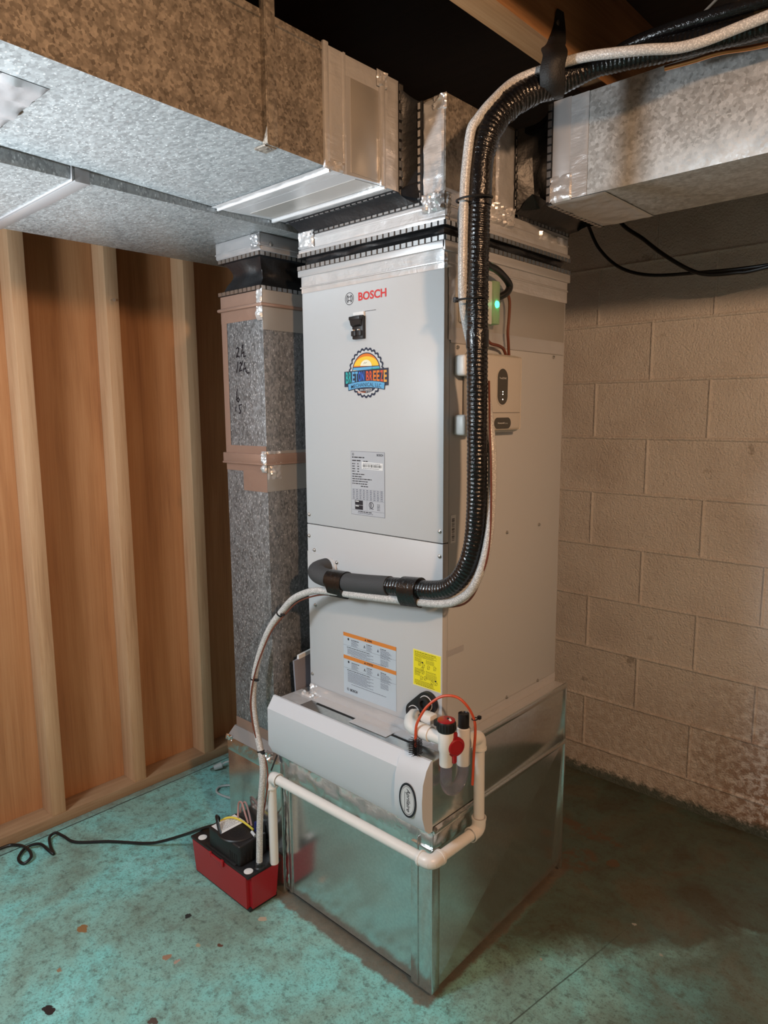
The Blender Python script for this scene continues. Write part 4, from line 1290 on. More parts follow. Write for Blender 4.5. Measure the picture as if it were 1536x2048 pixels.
root = thing('flexible_connector', 'black vinyl duct connector between the plenum and the right duct', 'duct connector', (0.05, 0.417, 1.92), 'black flexible duct connectors')
mb = MB().m('canvas')
vs, fs = [], []
R0 = [(0.280, 1.922), (0.553, 1.922), (0.553, 2.122), (0.280, 2.122)]
R1 = [(0.282, 1.932), (0.552, 1.932), (0.552, 2.150), (0.282, 2.150)]
for j in range(rows + 1):
    q = j / rows
    for e in range(4):
        for k in range(nn):
            f = k / nn
            a = V(R0[e][0] + (R0[(e + 1) % 4][0] - R0[e][0]) * f, R0[e][1] + (R0[(e + 1) % 4][1] - R0[e][1]) * f, 0)
            b = V(R1[e][0] + (R1[(e + 1) % 4][0] - R1[e][0]) * f, R1[e][1] + (R1[(e + 1) % 4][1] - R1[e][1]) * f, 0)
            p = a.lerp(b, q)
            sgn = math.sin(math.pi * q) * 0.022 * (0.8 + 1.2 * noise.noise(Vector((p.x * 9, p.y * 9, q * 2))))
            dd = ((0, 1), (-1, 0), (0, -1), (1, 0))[e]
            vs.append((0.002 + 0.098 * q, p.x + dd[0] * sgn, p.y + dd[1] * sgn))
for j in range(rows):
    for k in range(N):
        fs.append((j * N + k, (j + 1) * N + k, (j + 1) * N + (k + 1) % N, j * N + (k + 1) % N)[::-1])
mb.add(vs, fs)
obj('sleeve', mb, root)
mb = MB().m('canvas').box(-0.001, 0.0045, 0.276, 0.290, 1.918, 2.122)
mb.m('crimp').teeth((0.0045, 0.2775, 1.920), (0.0045, 0.2775, 2.122), (1, 0, 0), (0, 1, 0), 0.0185, 0.0135, 0.008)
mb.m('canvas').box(-0.001, 0.0045, 0.276, 0.556, 1.916, 1.926)
mb.m('crimp').teeth((0.0045, 0.29, 1.917), (0.0045, 0.55, 1.917), (1, 0, 0), (0, 0, 1), 0.0185, 0.0135, 0.007)
obj('crimp_strip', mb, root, smooth=False, label='crimped metal tabs at the plenum')
mb = MB().m('canvas').box(0.092, 0.106, 0.275, 0.558, 1.927, 2.157)
mb.m('crimp').teeth((0.0935, 0.275, 1.930), (0.0935, 0.275, 2.154), (0, -1, 0), (1, 0, 0), 0.0185, 0.0135, 0.010)
mb.teeth((0.0935, 0.280, 1.927), (0.0935, 0.555, 1.927), (0, 0, -1), (1, 0, 0), 0.0185, 0.0135, 0.010)
obj('crimp_strip', mb, root, smooth=False, label='crimped metal tabs at the duct end')

# ================================================================== return trunk, drop and boot
root = thing('return_duct', 'wide flat return duct beside the wooden wall, upper far left', 'duct', (-0.77, -1.2, 1.92))
mb = MB().m('bottom_galv').box(-1.030, -0.5165, -3.05, 0.33, 1.920, 2.170, 0.002)
obj('body', mb, root)
mb = MB().m('foil_dim').box(-1.032, -0.5145, -0.592, -0.560, 1.9175, 2.172, 0.0015)
mb.box(-1.032, -0.5115, -0.600, -0.597, 1.916, 2.172, 0.001)
obj('seam_cleat', mb, root, label='smooth seam strip across the duct')

DX0, DX1, DY0, DY1 = -0.772, -0.578, -0.066, 0.26
root = thing('flexible_connector', 'wrinkled black vinyl duct connector on the narrow upright duct, left of the unit', 'duct connector', (-0.68, 0.1, 1.777), 'black flexible duct connectors')
obj('sleeve', skirt(MB().m('canvas'), DX0 + .002, DX1 - .006, DY0, DY1, 1.776, 1.871, 0.026, 20, 14, 4.0), root)
mb = MB().m('canvas').box(DX0 - .006, DX1 + .001, DY0 - .005, DY1 + .004, 1.772, 1.783)
mb.m('crimp')
rect_loop_teeth(mb, DX0 - .006, DX1 + .001, DY0 - .005, DY1 + .004, 1.7725, (0, 0, 1))
obj('crimp_strip', mb, root, smooth=False, label='lower row of crimped metal tabs')
mb = MB().m('canvas').box(DX0 - .002, DX1 - .001, DY0 - .004, DY1 + .004, 1.862, 1.873)
mb.m('crimp')
rect_loop_teeth(mb, DX0 - .002, DX1 - .001, DY0 - .004, DY1 + .004, 1.8625, (0, 0, 1))
obj('crimp_strip', mb, root, smooth=False, label='upper row of crimped metal tabs')

root = thing('duct_collar', 'short foil-taped duct collar under the wide flat return duct', 'duct', (-0.68, 0.1, 1.873))
mb = MB().m('foil_dim').box(DX0 - .006, DX1 + .006, DY0 - .006, DY1 + .004, 1.873, 1.9195, 0.002)
mb.box(DX0 - .010, DX1 + .009, DY0 - .009, DY1 + .006, 1.885, 1.890, 0.002)
obj('collar', mb, root)
mb = MB().m('foil_dim').sheet((DX0 - .006, DY0 - .0065, 1.876), (DX1 - DX0 + .012, 0, 0), (0, 0, 0.043), 26, 8, 0.0022, 0.002, 40, 61)
mb.sheet((DX1 - .03, DY0 - .008, 1.878), (0.038, 0, 0), (0, 0, 0.04), 14, 14, 0.008, 0.006, 80, 62)
mb.m('screw').lathe((DX1 + .006, DY0 + 0.03, 1.893), (1, 0, 0), [(0.007, 0), (0.007, 0.003), (0.002, 0.004)], 12)
obj('foil_tape', mb, root, label='crumpled foil tape')

root = thing('return_drop', 'narrow upright galvanized duct with handwritten numbers, left of the tall white unit', 'duct', (-0.68, 0.1, 0.45))
mb = MB().m('drop_galv').box(DX0, DX1, DY0, DY1, 0.455, 1.7715, 0.0015)
obj('body', mb, root)
mb = MB().m('foil_wood_tint')
mb.sheet((DX0 - .001, DY0 - .0005, 1.695), (DX1 - DX0 + .002, 0, 0), (0, 0, 0.076), 24, 10, 0.0010, 0.0014, 30, 63)
mb.box(DX0 - .009, DX1 + .008, DY0 - .010, DY1 + .008, 1.727, 1.737, 0.004)
mb.sheet((DX0, DY0 - .0005, 1.335), (0.026, 0, 0), (0, 0, 0.36), 4, 40, 0.0008, 0.0008, 30, 64)
mb.box(DX0 - .008, DX1 + .006, DY0 - .0075, DY1 + .006, 1.291, 1.322, 0.002)
mb.box(DX0 - .010, DX1 + .008, DY0 - .0095, DY1 + .006, 1.290, 1.296, 0.002)
mb.sheet((DX0, DY0 - .0005, 1.270), (DX1 - DX0, 0, 0), (0, 0, 0.074), 24, 8, 0.0008, 0.0010, 30, 65)
mb.sheet((-0.690, DY0 - .0005, 1.213), (0.112, 0, 0), (0, 0, 0.062), 12, 8, 0.0008, 0.0010, 30, 66)
obj('foil_tape', mb, root, label='foil tape bands with a painted-in brown wood reflection')
mb = MB().m('foil_wood_tint').sheet((DX0, DY0 - .0005, 0.456), (DX1 - DX0, 0, 0), (0, 0, 0.032), 24, 5, 0.0008, 0.0010, 30, 67)
obj('foil_tape', mb, root, label='foil tape at the foot with a painted-in brown reflection')
mb = MB().m('foil')
mb.sheet((DX1 - .020, DY0 - .003, 1.69), (0.024, 0, 0), (0, 0, 0.085), 8, 20, 0.007, 0.004, 80, 68)
mb.m('plate').box(DX1 - .0005, DX1 + .0012, DY0, DY1, 1.665, 1.772)
obj('corner_tape', mb, root, label='crumpled bright tape on the upper duct corner')
mb = MB().m('foil')
mb.sheet((DX1 - .014, DY0 - .007, 1.27), (0.022, 0, 0), (0, 0, 0.06), 8, 16, 0.007, 0.004, 80, 69)
mb.sheet((DX1 + .001, DY0, 1.25), (0, 0.05, 0), (0, 0, 0.08), 14, 16, 0.006, 0.003, 80, 70)
mb.m('plate').box(DX1 - .0005, DX1 + .0012, DY0, DY1, 1.215, 1.33)
obj('corner_tape', mb, root, label='crumpled bright tape on the middle duct corner')
oo = (0, DY0 - .0003, 0)
mb = MB().m('ink')
S = lambda pts: mb.stroke([((a - 440) / 100 * 0 + a, b) for a, b in pts], 0.0042, oo, FX, FZ, 0.0006)


def hw(pts):   # handwriting strokes in millimetres from (-0.712, 1.44)
    mb.stroke([(-0.712 + a / 1000, 1.44 + b / 1000) for a, b in pts], 0.0036, oo, FX, FZ, 0.0006)


hw([(8, 180), (14, 184), (20, 181), (19, 174), (10, 162), (8, 157), (14, 160), (22, 157)])
hw([(37, 189), (35, 182)])
hw([(42, 190), (30, 158)])
hw([(37, 166), (43, 170), (44, 163), (42, 157), (53, 158)])
hw([(14, 143), (6, 114)])
hw([(22, 139), (28, 141), (30, 135), (22, 122), (20, 117), (33, 120)])
hw([(36, 145), (34, 136)])
hw([(46, 140), (38, 116)])
hw([(42, 121), (50, 125), (51, 115), (58, 110), (66, 111)])
obj('handwriting', mb, root, label='black marker numbers 2 1/2 and 12 1/2', smooth=False)
mb = MB().m('ink')
hw([(5, 66), (1, 44), (3, 32), (10, 30), (14, 36), (9, 42), (0, 36)])
hw([(-3, 16), (-6, 3)])
hw([(12, 20), (26, 22)])
hw([(12, 20), (13, 10), (19, 4), (16, -3), (10, -2)])
obj('handwriting', mb, root, label='black marker numbers 6 and 15', smooth=False)

root = thing('return_boot', 'low galvanized duct boot on the floor between the narrow duct and the red pump', 'duct', (-0.66, 0.1, 0))
mb = MB().m('new_galv').box(-0.797, BX0 - 0.001, -0.086, 0.30, 0.0, 0.420, 0.0015)
obj('body', mb, root)
mb = MB().m('foil_dim')
mb.hexa([(-0.797, -0.086, 0.420), (-0.531, -0.086, 0.420), (-0.531, 0.30, 0.420), (-0.797, 0.30, 0.420), (DX0 - .006, DY0 - .004, 0.456), (DX1 + .012, DY0 - .004, 0.456), (DX1 + .012, DY1, 0.456), (DX0 - .006, DY1, 0.456)])
obj('top_transition', mb, root, smooth=False, label='sloping folded metal top')
mb = MB().m('foil_mirror')
mb.sheet((-0.797, -0.0865, 0.375), (0.266, 0, 0), (0, 0, 0.045), 26, 7, 0.0014, 0.0014, 30, 71)
mb.sheet((-0.800, -0.087, 0.408), (0.03, 0, 0), (0, 0, 0.02), 10, 7, 0.006, 0.004, 90, 72)
mb.sheet((-0.600, -0.090, 0.405), (0.03, 0, 0), (0, 0.01, 0.03), 10, 7, 0.008, 0.006, 90, 73)
obj('foil_tape', mb, root, label='foil tape on the boot edge')

# spare cover leaning between narrow duct and unit
root = thing('spare_cover', 'gray metal cover with a white folded edge wedged left of the tall white unit', 'cover', (-0.536, 0.1, 0.4565))
mb = MB().m('gray_card').hexa([(-0.540, -0.008, 0.458), (-0.534, -0.008, 0.458), (-0.534, 0.20, 0.458), (-0.540, 0.20, 0.458), (-0.543, -0.020, 0.712), (-0.537, -0.020, 0.712), (-0.537, 0.19, 0.738), (-0.543, 0.19, 0.738)])
obj('panel', mb, root, smooth=False)
mb = MB().m('label_white').hexa([(-0.543, -0.004, 0.714), (-0.534, -0.004, 0.714), (-0.534, 0.19, 0.738), (-0.543, 0.19, 0.738), (-0.541, -0.004, 0.726), (-0.533, -0.004, 0.726), (-0.533, 0.19, 0.752), (-0.541, 0.19, 0.752)])
obj('folded_edge', mb, root, smooth=False, label='white folded edge')


# ================================================================== refrigerant line and drain hose
def ridged(r, pitch=0.0088, amp=0.0007):
    def f(L, a):
        return r + amp * math.sin(2 * math.pi * L / pitch + a * 1.0) + 0.0007 * noise.noise(Vector((L * 40, math.cos(a) * 1.5, math.sin(a) * 1.5)))
    return f


root = thing('insulated_pipe', 'thick black insulated refrigerant pipe hanging down past the right corner of the unit', 'pipe', (0.13, -0.06, 1.0))
foamp = smooth_path([(-0.402, 0.0, 1.014), (-0.404, -0.030, 1.012), (-0.392, -0.052, 1.009), (-0.36, -0.060, 1.003), (-0.29, -0.060, 1.001), (-0.20, -0.060, 1.008), (-0.116, -0.060, 1.017)], 8)
obj('foam_sleeve', MB().m('gray_foam').tube(resample(foamp, 0.006), 0.0245, 22), root, label='bare gray foam sleeve at the unit')
linep = smooth_path([(-0.135, -0.060, 1.0155), (-0.05, -0.060, 1.0235), (0.020, -0.060, 1.030), (0.066, -0.060, 1.045), (0.103, -0.060, 1.080), (0.127, -0.060, 1.135), (0.137, -0.060, 1.21), (0.138, -0.060, 1.32),
                     (0.136, -0.060, 1.46), (0.134, -0.060, 1.62), (0.134, -0.060, 1.764), (0.136, -0.060, 1.861), (0.140, -0.058, 1.945), (0.150, -0.040, 2.009), (0.172, 0.000, 2.054), (0.198, 0.040, 2.081),
                     (0.237, 0.090, 2.106), (0.297, 0.120, 2.124), (0.386, 0.150, 2.126), (0.473, 0.170, 2.125), (0.60, 0.200, 2.128), (0.90, 0.215, 2.130), (1.4, 0.215, 2.13), (2.2, 0.215, 2.13)], 10)
lp_ = resample(linep, 0.0022)


def at_len(p):
    return min(range(len(lp_)), key=lambda i: (lp_[i] - Vector(p)).length) * 0.0022


La, Lb, Lc, Ld = at_len((0.136, -0.06, 1.90)), at_len((0.150, -0.04, 2.009)), at_len((0.215, 0.06, 2.095)), at_len((0.297, 0.12, 2.124))
rid = ridged(0.0218)


def sleeve_r(L, a):
    k = max(0.0, min(1.0, (L - La) / (Lb - La))) * max(0.0, min(1.0, (Ld - L) / (Ld - Lc)))
    k = k * k * (3 - 2 * k)
    return rid(L, a) + 0.0065 * k + 0.0022 * k * noise.noise(Vector((L * 60, 2 * math.cos(a), 2 * math.sin(a))))


obj('wrapped_sleeve', MB().m('wrap').tube(lp_, 0.0218, 20, rfun=sleeve_r), root, label='glossy black tape-wrapped sleeve')


def band(path, i0, i1, r, matkey, name, lab, par):
    return obj(name, MB().m(matkey).tube(path[i0:i1], r, 22), par, label=lab)


fr = resample(foamp, 0.006)
band(fr, 20, 27, 0.0258, 'wrap', 'tape_band', 'black tape band on the gray foam', root)
lr = resample(linep, 0.006)


def nearest(path, p):
    return min(range(len(path)), key=lambda i: (path[i] - Vector(p)).length)


i = nearest(lr, (0.135, -0.06, 1.585))
band(lr, i - 3, i + 4, 0.0238, 'wrap', 'tape_band', 'smooth black tape band halfway up', root)
i = nearest(lr, (0.138, -0.06, 1.925))
mb = MB().m('wrap').tube(lr[i - 12:i + 10], 0.0236, 22)
obj('tape_band', mb, root, label='smooth black tape band below the top bend')

hosep = smooth_path([(2.2, 0.19, 2.155), (1.4, 0.19, 2.155), (0.9, 0.180, 2.145), (0.593, 0.150, 2.118), (0.476, 0.115, 2.098), (0.398, 0.090, 2.107), (0.312, 0.075, 2.121), (0.270, 0.065, 2.123), (0.225, 0.050, 2.118), (0.176, 0.000, 2.091), (0.154, -0.050, 2.043), (0.139, -0.075, 2.009),
                     (0.130, -0.084, 1.988), (0.122, -0.086, 1.933), (0.117, -0.086, 1.884), (0.113, -0.084, 1.793), (0.111, -0.082, 1.727), (0.106, -0.072, 1.663), (0.104, -0.050, 1.60), (0.115, -0.031, 1.53), (0.138, -0.029, 1.458), (0.158, -0.036, 1.36),
                     (0.163, -0.040, 1.30), (0.164, -0.044, 1.24), (0.164, -0.050, 1.180), (0.156, -0.058, 1.115), (0.136, -0.064, 1.060), (0.105, -0.064, 1.028), (0.058, -0.064, 1.006), (-0.029, -0.064, 0.994), (-0.084, -0.066, 0.989),
                     (-0.142, -0.068, 0.984), (-0.288, -0.068, 0.972), (-0.340, -0.070, 0.968), (-0.389, -0.075, 0.960), (-0.451, -0.085, 0.931), (-0.496, -0.090, 0.889), (-0.540, -0.100, 0.834), (-0.576, -0.107, 0.764), (-0.597, -0.113, 0.701),
                     (-0.605, -0.118, 0.647), (-0.603, -0.123, 0.588), (-0.584, -0.128, 0.517), (-0.561, -0.133, 0.467), (-0.546, -0.138, 0.414), (-0.547, -0.146, 0.340), (-0.547, -0.155, 0.253), (-0.543, -0.164, 0.138)], 8)
root = thing('drain_hose', 'clear braided drain hose running along the black pipe and down to the red pump', 'hose', (-0.543, -0.164, 0.138))
obj('hose', MB().m('hose').tube(resample(hosep, 0.006), 0.0096, 16), root)
for p in ((-0.505, -0.092, 0.880), (-0.602, -0.116, 0.672), (-0.560, -0.133, 0.465)):
    hr = resample(hosep, 0.004)
    i = nearest(hr, p)
    mb = MB().m('black_plastic').tube(hr[i:i + 2], 0.0112, 16)
    q = hr[i]
    mb.box(q.x + 0.009, q.x + 0.022, q.y - 0.008, q.y, q.z - 0.003, q.z + 0.003, 0.001)
    obj('zip_tie', mb, root, label='black zip tie on the hose')
mb = MB().m('black_plastic').tube([(0.128 + 0.036 * math.cos(a) * 1.0, -0.068 + 0.036 * math.sin(a), 1.862 + 0.004 * math.sin(a)) for a in [k * math.pi / 14 for k in range(29)]], 0.0022, 8)
obj('cable_tie', mb, label='black cable tie holding the clear hose to the black pipe near the top', cat='cable tie')
mb = MB().m('black_plastic').tube([(0.122 + 0.036 * math.cos(a), -0.066 + 0.031 * math.sin(a), 1.668 + 0.004 * math.sin(a)) for a in [k * math.pi / 14 for k in range(29)]], 0.0020, 8)
mb.box(0.086, 0.094, -0.082, -0.072, 1.663, 1.673, 0.001)
obj('cable_tie', mb, label='black cable tie on the black pipe beside the small green-lit box', cat='cable tie')
# tape holding hose to pipe on the horizontal run
sec = [(0.0268 * math.cos(a), 0.0268 * math.sin(a)) for a in [k * math.pi / 12 for k in range(13)]] + [(-0.0265, -0.018), (-0.018, -0.040), (-0.004, -0.0475), (0.010, -0.043), (0.020, -0.030), (0.0265, -0.012)]
for xa, xb, zc, zd, lb in ((-0.322, -0.268, 1.0005, 1.003, 'black tape tying the clear hose under the gray foam of the pipe'), (-0.072, -0.020, 1.0215, 1.0265, 'black tape tying the clear hose under the black-wrapped part of the pipe')):
    mb = MB().m('wrap')
    n = len(sec)
    vs = [(xa, -0.060 - p, zc + q) for p, q in sec] + [(xb, -0.060 - p, zd + q) for p, q in sec]
    mb.add(vs, [(i, (i + 1) % n, n + (i + 1) % n, n + i) for i in range(n)] + [tuple(range(n))[::-1], tuple(range(n, 2 * n))])
    obj('tape_wrap', mb, label=lb, cat='tape')
# brown control wire along the hose
wp = smooth_path([(0.158, -0.050, 1.50), (0.163, -0.052, 1.40), (0.168, -0.052, 1.30), (0.170, -0.055, 1.18), (0.160, -0.062, 1.10), (0.10, -0.05, 1.01), (-0.03, -0.058, 0.986), (-0.20, -0.060, 0.974), (-0.30, -0.062, 0.962), (-0.37, -0.068, 0.951), (-0.44, -0.080, 0.922), (-0.490, -0.090, 0.876), (-0.532, -0.102, 0.826), (-0.566, -0.110, 0.762),
                  (-0.587, -0.121, 0.701), (-0.600, -0.129, 0.640), (-0.600, -0.134, 0.585), (-0.580, -0.138, 0.515), (-0.556, -0.128, 0.460), (-0.536, -0.130, 0.420), (-0.530, -0.138, 0.36), (-0.555, -0.14, 0.26), (-0.60, -0.128, 0.205)], 8)
obj('control_wire', MB().m('brown_wire').tube(resample(wp, 0.008), 0.0023, 8), label='thin reddish-brown wire following the clear hose', cat='wire')
# strap on the joist
root = thing('pipe_strap', 'black fabric hanger strap nailed to the joist and looped under the pipe', 'strap', (0.21, 0.12, 2.08))
mb = MB().m('strap')
sp_ = smooth_path([(0.1885, 0.147, 2.272), (0.190, 0.142, 2.235), (0.203, 0.110, 2.190), (0.222, 0.066, 2.160), (0.246, 0.032, 2.128), (0.244, 0.026, 2.102), (0.238, 0.038, 2.078), (0.222, 0.064, 2.068), (0.200, 0.092, 2.080), (0.190, 0.105, 2.110), (0.188, 0.12, 2.16)], 8)
wdir = Vector((0.78, 0.55, 0.05)).normalized()
vs, fs = [], []
for i, p in enumerate(sp_):
    q = i / (len(sp_) - 1)
    hw_ = 0.013 + 0.011 * min(1.0, q * 3.2)
    wd_ = Vector((0, 1, 0.1)).lerp(wdir, min(1, q * 4)) if q < 0.5 else wdir.lerp(Vector((0, 1, 0.1)), max(0, q * 4 - 3))
    wd_.normalize()
    vs += [p - wd_ * hw_, p + wd_ * hw_]
for i in range(len(sp_) - 1):
    fs.append((2 * i, 2 * i + 1, 2 * i + 3, 2 * i + 2))
mb.add(vs, fs)
o_s = obj('strap', mb, root)
md = o_s.modifiers.new('thickness', 'SOLIDIFY')
md.thickness = 0.0022
mb = MB().m('screw').lathe((0.188, 0.140, 2.245), (1, 0, 0), [(0.006, 0.0), (0.006, 0.0022), (0.002, 0.003)], 12)
obj('nail_head', mb, root)
# second black pipe, copper line, string
p2 = smooth_path([(0.29, 0.165, 2.146), (0.339, 0.158, 2.158), (0.437, 0.160, 2.160), (0.60, 0.178, 2.158), (0.9, 0.235, 2.166), (2.2, 0.235, 2.17)], 10)
obj('conduit', MB().m('wrap').tube(resample(p2, 0.006), 0.0125, 14), label='thinner black line above the clear hose at the top right', cat='pipe')
p3 = smooth_path([(0.40, 0.190, 2.107), (0.454, 0.200, 2.108), (0.500, 0.208, 2.110), (0.60, 0.232, 2.106), (0.9, 0.252, 2.105), (2.2, 0.252, 2.105)], 10)
obj('copper_line', MB().m('copper').tube(resample(p3, 0.01), 0.0048, 12), label='bare copper line under the black pipe at the top right', cat='pipe')
obj('string', MB().m('string').tube([(0.405, 0.300, 2.215), (0.420, 0.300, 2.233), (0.465, 0.300, 2.262), (0.53, 0.30, 2.30)], 0.0028, 8), label='short pale string hanging from the ceiling at the top right', cat='string')
# black wire left of hose near the top
obj('thin_cable', MB().m('black_cable').tube(smooth_path([(0.118, -0.070, 1.885), (0.097, -0.066, 1.868), (0.086, -0.062, 1.84), (0.089, -0.061, 1.80), (0.112, -0.062, 1.768), (0.125, -0.045, 1.745)], 8), 0.0035, 8), label='thin black cable bowing out left of the clear hose near the top', cat='cable')

# ================================================================== zone control panel
root = thing('zone_control_panel', 'beige zone control box with dark oval window on the unit side behind the pipe', 'control panel', (0.0, 0.175, 1.385))
mb = MB().m('beige_plastic').box(0.0012, 0.034, 0.066, 0.276, 1.386, 1.576, 0.012, 3)
obj('body', mb, root)
mb = MB().m('beige_plastic').box(0.033, 0.0395, 0.068, 0.268, 1.392, 1.571, 0.006, 3)
lid = obj('cover', mb, root)
oo = (0.0395, 0, 0)
mb = MB().m('black_gap').rect(0.075, 0.262, 1.4335, 1.4345, oo, SY, FZ, 0.0003)
obj('cover_line', mb, lid, smooth=False)


def stadium(cy, cz, hy, hz, n=12):
    r = min(hy, hz)
    out = []
    for k in range(n * 2):
        a = 2 * math.pi * (k + .5) / (n * 2)
        out.append((cy + math.copysign(hy - r, math.cos(a)) * (1 if hy > r else 0) + r * math.cos(a), cz + math.copysign(hz - r, math.sin(a)) * (1 if hz > r else 0) + r * math.sin(a)))
    return out


mb = MB().m('beige_plastic').plate(stadium(0.180, 1.4965, 0.0255, 0.0465), oo, SY, FZ, 0.0016)
mb.m('dark_plastic').poly(stadium(0.180, 1.4965, 0.0225, 0.0435), oo, SY, FZ, 0.0019)
mb.m('label_white').text('TrueZONE', 0.165, 1.515, 0.030, 0.0042, oo, SY, FZ, 0.0022, bold=0.01)
for z in (1.4835, 1.4775, 1.471, 1.4650):
    mb.m('ink_gray').words(0.167, z, 0.009, 0.0022, oo, SY, FZ, 0.0022, int(z * 1000))
mb.m('led_white')
for z in (1.4845, 1.4785, 1.4660):
    mb.disc((0.1805, z), 0.0017, 0.0017, oo, SY, FZ, 0.0022, 12)
obj('indicator_window', mb, lid, label='dark oval indicator window', smooth=False)
mb = MB().m('dark_plastic').plate(stadium(0.184, 1.4085, 0.036, 0.0135), oo, SY, FZ, 0.0012)
mb.m('label_white').text('Honeywell', 0.162, 1.406, 0.028, 0.0046, oo, SY, FZ, 0.0014, bold=0.02)
mb.m('label_gray').text('Home', 0.192, 1.406, 0.014, 0.0042, oo, SY, FZ, 0.0014)
obj('name_badge', mb, lid, label='dark pill-shaped name badge', smooth=False)
for z in (1.545, 1.408):
    mb = MB().m('white_plastic').box(0.0012, 0.034, 0.034, 0.070, z - 0.026, z + 0.022, 0.007, 3)
    obj('mounting_lug', mb, root, label='white rounded lug at the left edge')

# small surge protector with green lamp
root = thing('surge_protector', 'small white and clear box glowing green beside the black pipe', 'electrical box', (0.002, 0.11, 1.645))
mb = MB().m('white_plastic').box(0.0022, 0.030, 0.050, 0.147, 1.642, 1.742, 0.003)
mb.m('ink')
for i, z in enumerate((1.727, 1.715, 1.708, 1.698, 1.675, 1.660, 1.652)):
    mb.words(0.118, z, 0.014, 0.0028, (0.030, 0, 0), SY, FZ, 0.0003, i)
obj('body', mb, root)
mb = MB().m('green_lens').box(0.0022, 0.034, 0.1475, 0.174, 1.644, 1.744, 0.003)
lens = obj('lens', mb, root, label='translucent green edge')
mb = MB().m('led').lathe((0.0335, 0.160, 1.690), (1, 0, 0), [(0.008, 0.0), (0.0075, 0.0025), (0.004, 0.004)], 16)
obj('lamp', mb, lens, label='lit green lamp')
obj('power_cable', MB().m('black_cable').tube(smooth_path([(0.05, 0.04, 1.79), (0.052, 0.095, 1.768), (0.050, 0.125, 1.765), (0.045, 0.157, 1.760), (0.042, 0.189, 1.748), (0.040, 0.204, 1.736), (0.038, 0.197, 1.722), (0.032, 0.184, 1.713), (0.022, 0.168, 1.707)], 8), 0.0085, 12), label='thick black cable looping into the green-lit box', cat='cable')
for pts, lb in (([(0.030, 0.206, 1.728), (0.030, 0.220, 1.706), (0.026, 0.226, 1.671), (0.024, 0.225, 1.632), (0.022, 0.231, 1.607), (0.018, 0.241, 1.574)], 'long reddish-brown wire dropping from the black cable loop to the beige box'),
                ([(0.020, 0.116, 1.644), (0.022, 0.127, 1.622), (0.022, 0.139, 1.608), (0.022, 0.155, 1.599), (0.022, 0.188, 1.596), (0.020, 0.212, 1.590), (0.018, 0.229, 1.574)], 'reddish-brown wire bending from under the green-lit box to the beige box'),
                ([(0.020, 0.134, 1.645), (0.024, 0.124, 1.617), (0.022, 0.119, 1.594), (0.018, 0.122, 1.574)], 'short brown wire dropping straight under the green-lit box')):
    obj('control_wire', MB().m('brown_wire').tube(smooth_path(pts, 8), 0.0038, 10), label=lb, cat='wire')

# ================================================================== PVC drain line
root = thing('drain_pipe', 'white plastic drain pipe wrapped around the front corner of the metal box', 'pipe', (-0.53, -0.115, 0.125))
R = 0.0135


def pipe_part(a, b):
    obj('pipe', MB().m('pvc').cyl(a, b, R, 24), root)


def elbow(a, c, b, arm=0.034, r=0.0172):
    a, c, b = Vector(a), Vector(c), Vector(b)
    d1, d2 = (a - c).normalized(), (b - c).normalized()
    p1, p2 = c + d1 * arm, c + d2 * arm
    q1, q2 = c + d1 * arm * 0.55, c + d2 * arm * 0.55
    mid = [q1 * (1 - t_) ** 2 + c * 2 * t_ * (1 - t_) + q2 * t_ * t_ for t_ in [k / 10 for k in range(11)]]
    mb = MB().m('pvc').tube([p1] + mid + [p2], r, 24)
    mb.cyl(p1, p1 - d1 * 0.006, r + 0.0013, 24)
    mb.cyl(p2, p2 - d2 * 0.006, r + 0.0013, 24)
    obj('elbow', mb, root)


A = V(-0.533, -0.118, 0.118)
B = V(-0.533, -0.118, 0.391)
C_ = V(0.066, -0.122, 0.398)
D = V(0.075, 0.056, 0.404)
E_ = V(0.075, 0.052, 0.652)
F_ = V(0.075, -0.013, 0.655)
pipe_part(A, B)
pipe_part(B, C_)
pipe_part(C_, D)
pipe_part(D, E_)
pipe_part(E_, V(0.075, 0.006, 0.655))
elbow(A, B, C_)
elbow(B, C_, D)
elbow(C_, D, E_)
elbow(D, E_, F_)

# ================================================================== condensate trap
root = thing('condensate_trap', 'white condensate trap with clear U bend, red cap and black vent at the unit corner', 'trap', (0.075, -0.045, 0.556))
lx, ly = 0.075, -0.080
mb = MB().m('pvc')
mb.lathe((lx, ly, 0.628), (0, 0, 1), [(0.0150, 0.0), (0.0158, 0.002), (0.0158, 0.034), (0.0185, 0.038), (0.0185, 0.084), (0.017, 0.088)], 28)
mb.cyl((lx - 0.010, ly, 0.689), (0.020, -0.079, 0.688), 0.0150, 24)
obj('tee', mb, root)
mb = MB().m('pvc')
mb.lathe((0.028, -0.0790, 0.688), (-1, 0, 0), [(0.0182, 0), (0.0182, 0.038), (0.0150, 0.040)], 26)
mb.tube(bend((0.0, -0.079, 0.688), (-0.046, -0.079, 0.687), (-0.066, -0.02, 0.687), 0.040, 12), 0.0178, 24)
mb.cyl((-0.060, -0.048, 0.687), (-0.074, -0.014, 0.686), 0.0160, 24)
mb.box(-0.030, 0.004, -0.050, -0.022, 0.690, 0.714, 0.005)
obj('inlet_fitting', mb, root, label='white elbow fitting from the drain port')
mb = MB().m('black_plastic').lathe((lx, ly, 0.712), (0, 0, 1), [(0.020, 0), (0.0215, 0.003), (0.0215, 0.022), (0.0195, 0.026)], 28)
for k in range(20):
    a = 2 * math.pi * k / 20
    mb.box(lx + 0.0213 * math.cos(a) - .001, lx + 0.0213 * math.cos(a) + .001, ly + 0.0213 * math.sin(a) - .001, ly + 0.0213 * math.sin(a) + .001, 0.716, 0.733)
r_ = obj('cap_ring', mb, root, label='black ribbed cap ring')
